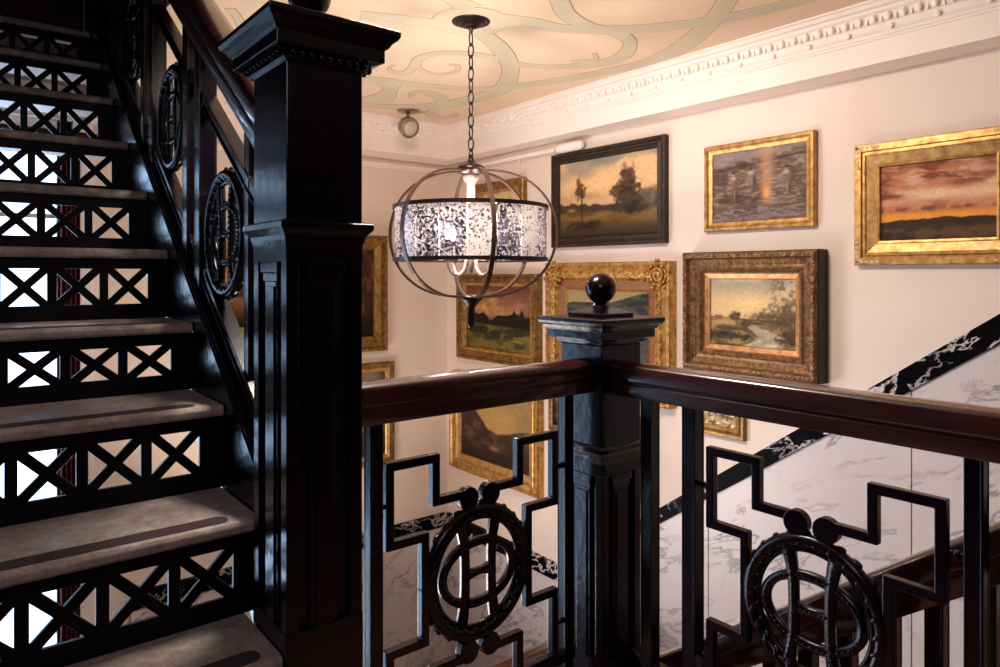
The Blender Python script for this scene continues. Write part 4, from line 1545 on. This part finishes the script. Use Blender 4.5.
# ------------------------------------------------------------------ chandelier
CX, CY = 1.640, 2.236
ch = empty('chandelier', (CX, CY, ZC))
tag(ch, 'round cage chandelier with bronze hoops and speckled glass drum, lit, hanging on a chain', 'chandelier')
bm = newbm()
lathe(bm, [(0.007, -0.046), (0.009, -0.030), (0.026, -0.027), (0.032, -0.021), (0.044, -0.019), (0.048, -0.013), (0.060, -0.011), (0.064, -0.006), (0.076, -0.005), (0.077, 0.0)], (CX, CY, ZC), 48)
o = obj('canopy', bm, M['bronze'], ch, smooth=True)
o.modifiers.new('edges', 'EDGE_SPLIT').split_angle = 0.6
ZT = 0.440
bm = newbm()
z = ZC - 0.044
i = 0
LL, LW = 0.028, 0.0115
while z > ZT + 0.030:
    pts = []
    for j in range(16):
        a_ = 2 * PI * j / 16
        u, v = LW * math.cos(a_), LL * math.sin(a_)
        yaw = 0.35 + (PI / 2 if i % 2 else 0) + random.uniform(-.15, .15) * 0
        pts.append((CX + u * math.cos(yaw), CY + u * math.sin(yaw), z - LL + v))
    tube(bm, pts, 0.0032, 6, closed=True)
    z -= 2 * LL - 0.0095
    i += 1
obj('chain', bm, M['bronze'], ch, smooth=True)
bm = newbm()
lathe(bm, [(0.030, -0.055), (0.032, -0.045), (0.046, -0.040), (0.052, -0.034), (0.056, -0.026), (0.056, -0.016), (0.048, -0.010), (0.030, -0.003), (0.016, 0.006), (0.012, 0.014), (0.008, 0.034)], (CX, CY, ZT), 36)
obj('top_hub', bm, M['bronze'], ch, smooth=True)
R = 0.345
CZ, HZ = 0.160, 0.250
R0 = 0.045
def hoop_pt(th, az):
    s = math.sin(th)
    r_ = R0 + (R - R0) * (abs(s) ** 0.85)
    return (CX + r_ * math.cos(az), CY + r_ * math.sin(az), CZ + HZ * math.cos(th))
FRONT = math.atan2(-0.781, -0.6245)            # azimuth that faces the camera
for k in range(6):
    az = FRONT + math.radians(16 + 60 * k)
    bm = newbm()
    pts = [hoop_pt(PI * (i / 28), az) for i in range(29)]
    # flat strap section: wide across, thin radially
    rows = []
    tx, ty = -math.sin(az), math.cos(az)
    for i_, p in enumerate(pts):
        a_ = Vector(pts[max(i_ - 1, 0)]); c_ = Vector(pts[min(i_ + 1, 28)])
        t_v = (c_ - a_).normalized()
        side_ = Vector((tx, ty, 0))
        nrm = t_v.cross(side_)
        rows.append([bm.verts.new(Vector(p) + side_ * su * 0.0080 + nrm * sn * 0.0042) for su, sn in ((-1, -1), (1, -1), (1, 1), (-1, 1))])
    for i_ in range(28):
        for j in range(4):
            bm.faces.new([rows[i_][j], rows[i_][(j + 1) % 4], rows[i_ + 1][(j + 1) % 4], rows[i_ + 1][j]])
    bm.faces.new(rows[0][::-1]); bm.faces.new(rows[-1])
    obj('hoop', bm, M['hoop'], ch)
# two drum bands
DR = 0.306
def band(zc, name):
    bm = newbm()
    n = 64
    rings = []
    for r_, z_ in ((DR - 0.003, zc - 0.0075), (DR + 0.003, zc - 0.0075), (DR + 0.003, zc + 0.0075), (DR - 0.003, zc + 0.0075)):
        rings.append([bm.verts.new((CX + r_ * math.cos(2 * PI * j / n), CY + r_ * math.sin(2 * PI * j / n), z_)) for j in range(n)])
    for i_ in range(4):
        for j in range(n):
            bm.faces.new([rings[i_][j], rings[i_][(j + 1) % n], rings[(i_ + 1) % 4][(j + 1) % n], rings[(i_ + 1) % 4][j]])
    return obj(name, bm, M['bronze'], ch)
ZB0, ZB1 = 0.058, 0.262
band(ZB0, 'drum_band'); band(ZB1, 'drum_band')
# glass strips of the drum
NP = 18
for k in range(NP):
    a0_ = FRONT + 2 * PI * k / NP + 0.012
    a1_ = FRONT + 2 * PI * (k + 1) / NP - 0.012
    bm = newbm()
    n = 4
    rows = []
    for j in range(n + 1):
        a_ = a0_ + (a1_ - a0_) * j / n
        rows.append([bm.verts.new((CX + r_ * math.cos(a_), CY + r_ * math.sin(a_), z_)) for r_, z_ in
                     ((DR - 0.010, ZB0 + 0.002), (DR - 0.006, ZB0 + 0.002), (DR - 0.006, ZB1 - 0.002), (DR - 0.010, ZB1 - 0.002))])
    for j in range(n):
        for q in range(4):
            bm.faces.new([rows[j][q], rows[j][(q + 1) % 4], rows[j + 1][(q + 1) % 4], rows[j + 1][q]])
    bm.faces.new(rows[0][::-1]); bm.faces.new(rows[-1])
    obj('glass_strip', bm, M['mercury'], ch)
# stem, candle arms and bulbs
bm = newbm()
lathe(bm, [(0.006, -0.025), (0.010, 0.0), (0.018, 0.02), (0.018, 0.04), (0.0165, 0.05), (0.0165, 0.330), (0.030, 0.345), (0.034, 0.360), (0.026, 0.372)], (CX, CY, 0.03), 24)
obj('stem', bm, M['candle'], ch, smooth=True)
for k in range(4):
    az = FRONT + math.radians(42 + 90 * k)
    pts = []
    for j in range(17):
        t = j / 16
        pts.append((CX + (0.072 - 0.045 * math.cos(PI * t)) * math.cos(az), CY + (0.072 - 0.045 * math.cos(PI * t)) * math.sin(az),
                    0.052 - 0.056 * math.sin(PI * t)))
    pts = [(CX + 0.012 * math.cos(az), CY + 0.012 * math.sin(az), 0.062)] + pts + [(CX + 0.117 * math.cos(az), CY + 0.117 * math.sin(az), 0.060)]
    bm = newbm()
    tube(bm, pts, 0.0062, 8)
    arm = obj('arm', bm, M['socket'], ch, smooth=True)
    ex_, ey_, ez_ = pts[-1]
    bm = newbm()
    lathe(bm, [(0.016, -0.004), (0.018, 0.004), (0.011, 0.010), (0.011, 0.070), (0.008, 0.074)], (ex_, ey_, ez_), 16)
    obj('candle_sleeve', bm, M['candle'], arm, smooth=True)
    bm = newbm()
    lathe(bm, [(0.006, 0.0), (0.011, 0.012), (0.0135, 0.026), (0.012, 0.040), (0.007, 0.054), (0.002, 0.064)], (ex_, ey_, ez_ + 0.074), 16)
    obj('bulb', bm, M['bulb'], arm, smooth=True)
    pl = bpy.data.lights.new('bulb_light', 'POINT')
    pl.energy = 5.5
    pl.color = (1.0, 0.88, 0.78)
    pl.shadow_soft_size = 0.02
    po = bpy.data.objects.new('bulb_light', pl)
    COL.objects.link(po)
    po.location = (CX + 0.118 * math.cos(az + 0.22), CY + 0.118 * math.sin(az + 0.22), ez_ + 0.16 + EYE)
bm = newbm()
lathe(bm, [(0.003, -0.128), (0.012, -0.124), (0.017, -0.112), (0.018, -0.080), (0.015, -0.062), (0.017, -0.045), (0.028, -0.030), (0.044, -0.016), (0.050, -0.008), (0.048, 0.0), (0.030, 0.006)], (CX, CY, CZ - HZ + 0.002), 28)
obj('bottom_cap', bm, M['bronze'], ch, smooth=True)

# ------------------------------------------------------------------ ceiling spot
SX, SY = 2.234, 3.70
sp = empty('ceiling_spotlight', (SX, SY, ZC))
tag(sp, 'small nickel spotlight on the ceiling near the cornice corner', 'spotlight')
bm = newbm(); lathe(bm, [(0.062, -0.010), (0.068, -0.006), (0.068, 0)], (SX, SY, ZC), 28)
obj('mounting_plate', bm, M['steel'], sp, smooth=True)
bm = newbm(); tube(bm, [(SX, SY, ZC - 0.008), (SX, SY, ZC - 0.055)], 0.012, 12)
obj('arm', bm, M['steel'], sp, smooth=True)
dirv = Vector((0.0, -0.80, -0.38)).normalized()
c0 = Vector((SX - 0.01, SY - 0.02, ZC - 0.108))
bm = newbm()
lathe(bm, [(0.020, -0.062), (0.042, -0.052), (0.058, -0.028), (0.063, 0.004), (0.063, 0.024), (0.055, 0.028)], (0, 0, 0), 30)
bmesh.ops.transform(bm, matrix=Matrix.Translation(c0) @ dirv.to_track_quat('Z', 'Y').to_matrix().to_4x4(), verts=bm.verts)
hd = obj('lamp_head', bm, M['steel'], sp, smooth=True)
bm = newbm()
lathe(bm, [(0.050, 0.026), (0.040, 0.036), (0.020, 0.043), (0.004, 0.045)], (0, 0, 0), 30)
bmesh.ops.transform(bm, matrix=Matrix.Translation(c0) @ dirv.to_track_quat('Z', 'Y').to_matrix().to_4x4(), verts=bm.verts)
obj('lens', bm, M['spot_glass'], hd, smooth=True)

# ------------------------------------------------------------------ white tube fixture over the dark framed trees
wl = empty('wall_strip_light', (XW, 3.2, 0.72))
tag(wl, 'thin white tube light on the wall above the picture of two trees', 'wall light')
bm = newbm(); tube(bm, [(XW - 0.045, 4.20, 0.742), (XW - 0.045, 3.05, 0.742)], 0.013, 12)
obj('tube', bm, M['white'], wl, smooth=True)
bm = newbm()
lathe(bm, [(0.016, 0.0), (0.026, 0.01), (0.028, 0.05), (0.028, 0.19), (0.020, 0.215), (0.006, 0.222)], (0, 0, 0), 20)
bmesh.ops.transform(bm, matrix=Matrix.Translation((XW - 0.045, 2.93 + 0.10, 0.742)) @ Matrix.Rotation(PI / 2, 4, 'X'), verts=bm.verts)
obj('end_cap', bm, M['white'], wl, smooth=True)
bm = newbm()
for yy in (3.36, 3.9):
    box(bm, XW - 0.05, XW, yy - 0.012, yy + 0.012, 0.735, 0.760)
    tube(bm, [(XW - 0.03, yy + 0.03, 0.735), (XW - 0.03, yy + 0.03, 0.700)], 0.006, 8)
obj('bracket', bm, M['white'], wl, bevel=0.002)

# ------------------------------------------------------------------ finish: offsets and lift to the floor datum
fixparents()
for o in bpy.data.objects:
    if o.parent is None and o.type in ('MESH', 'EMPTY'):
        o.location.z += EYE
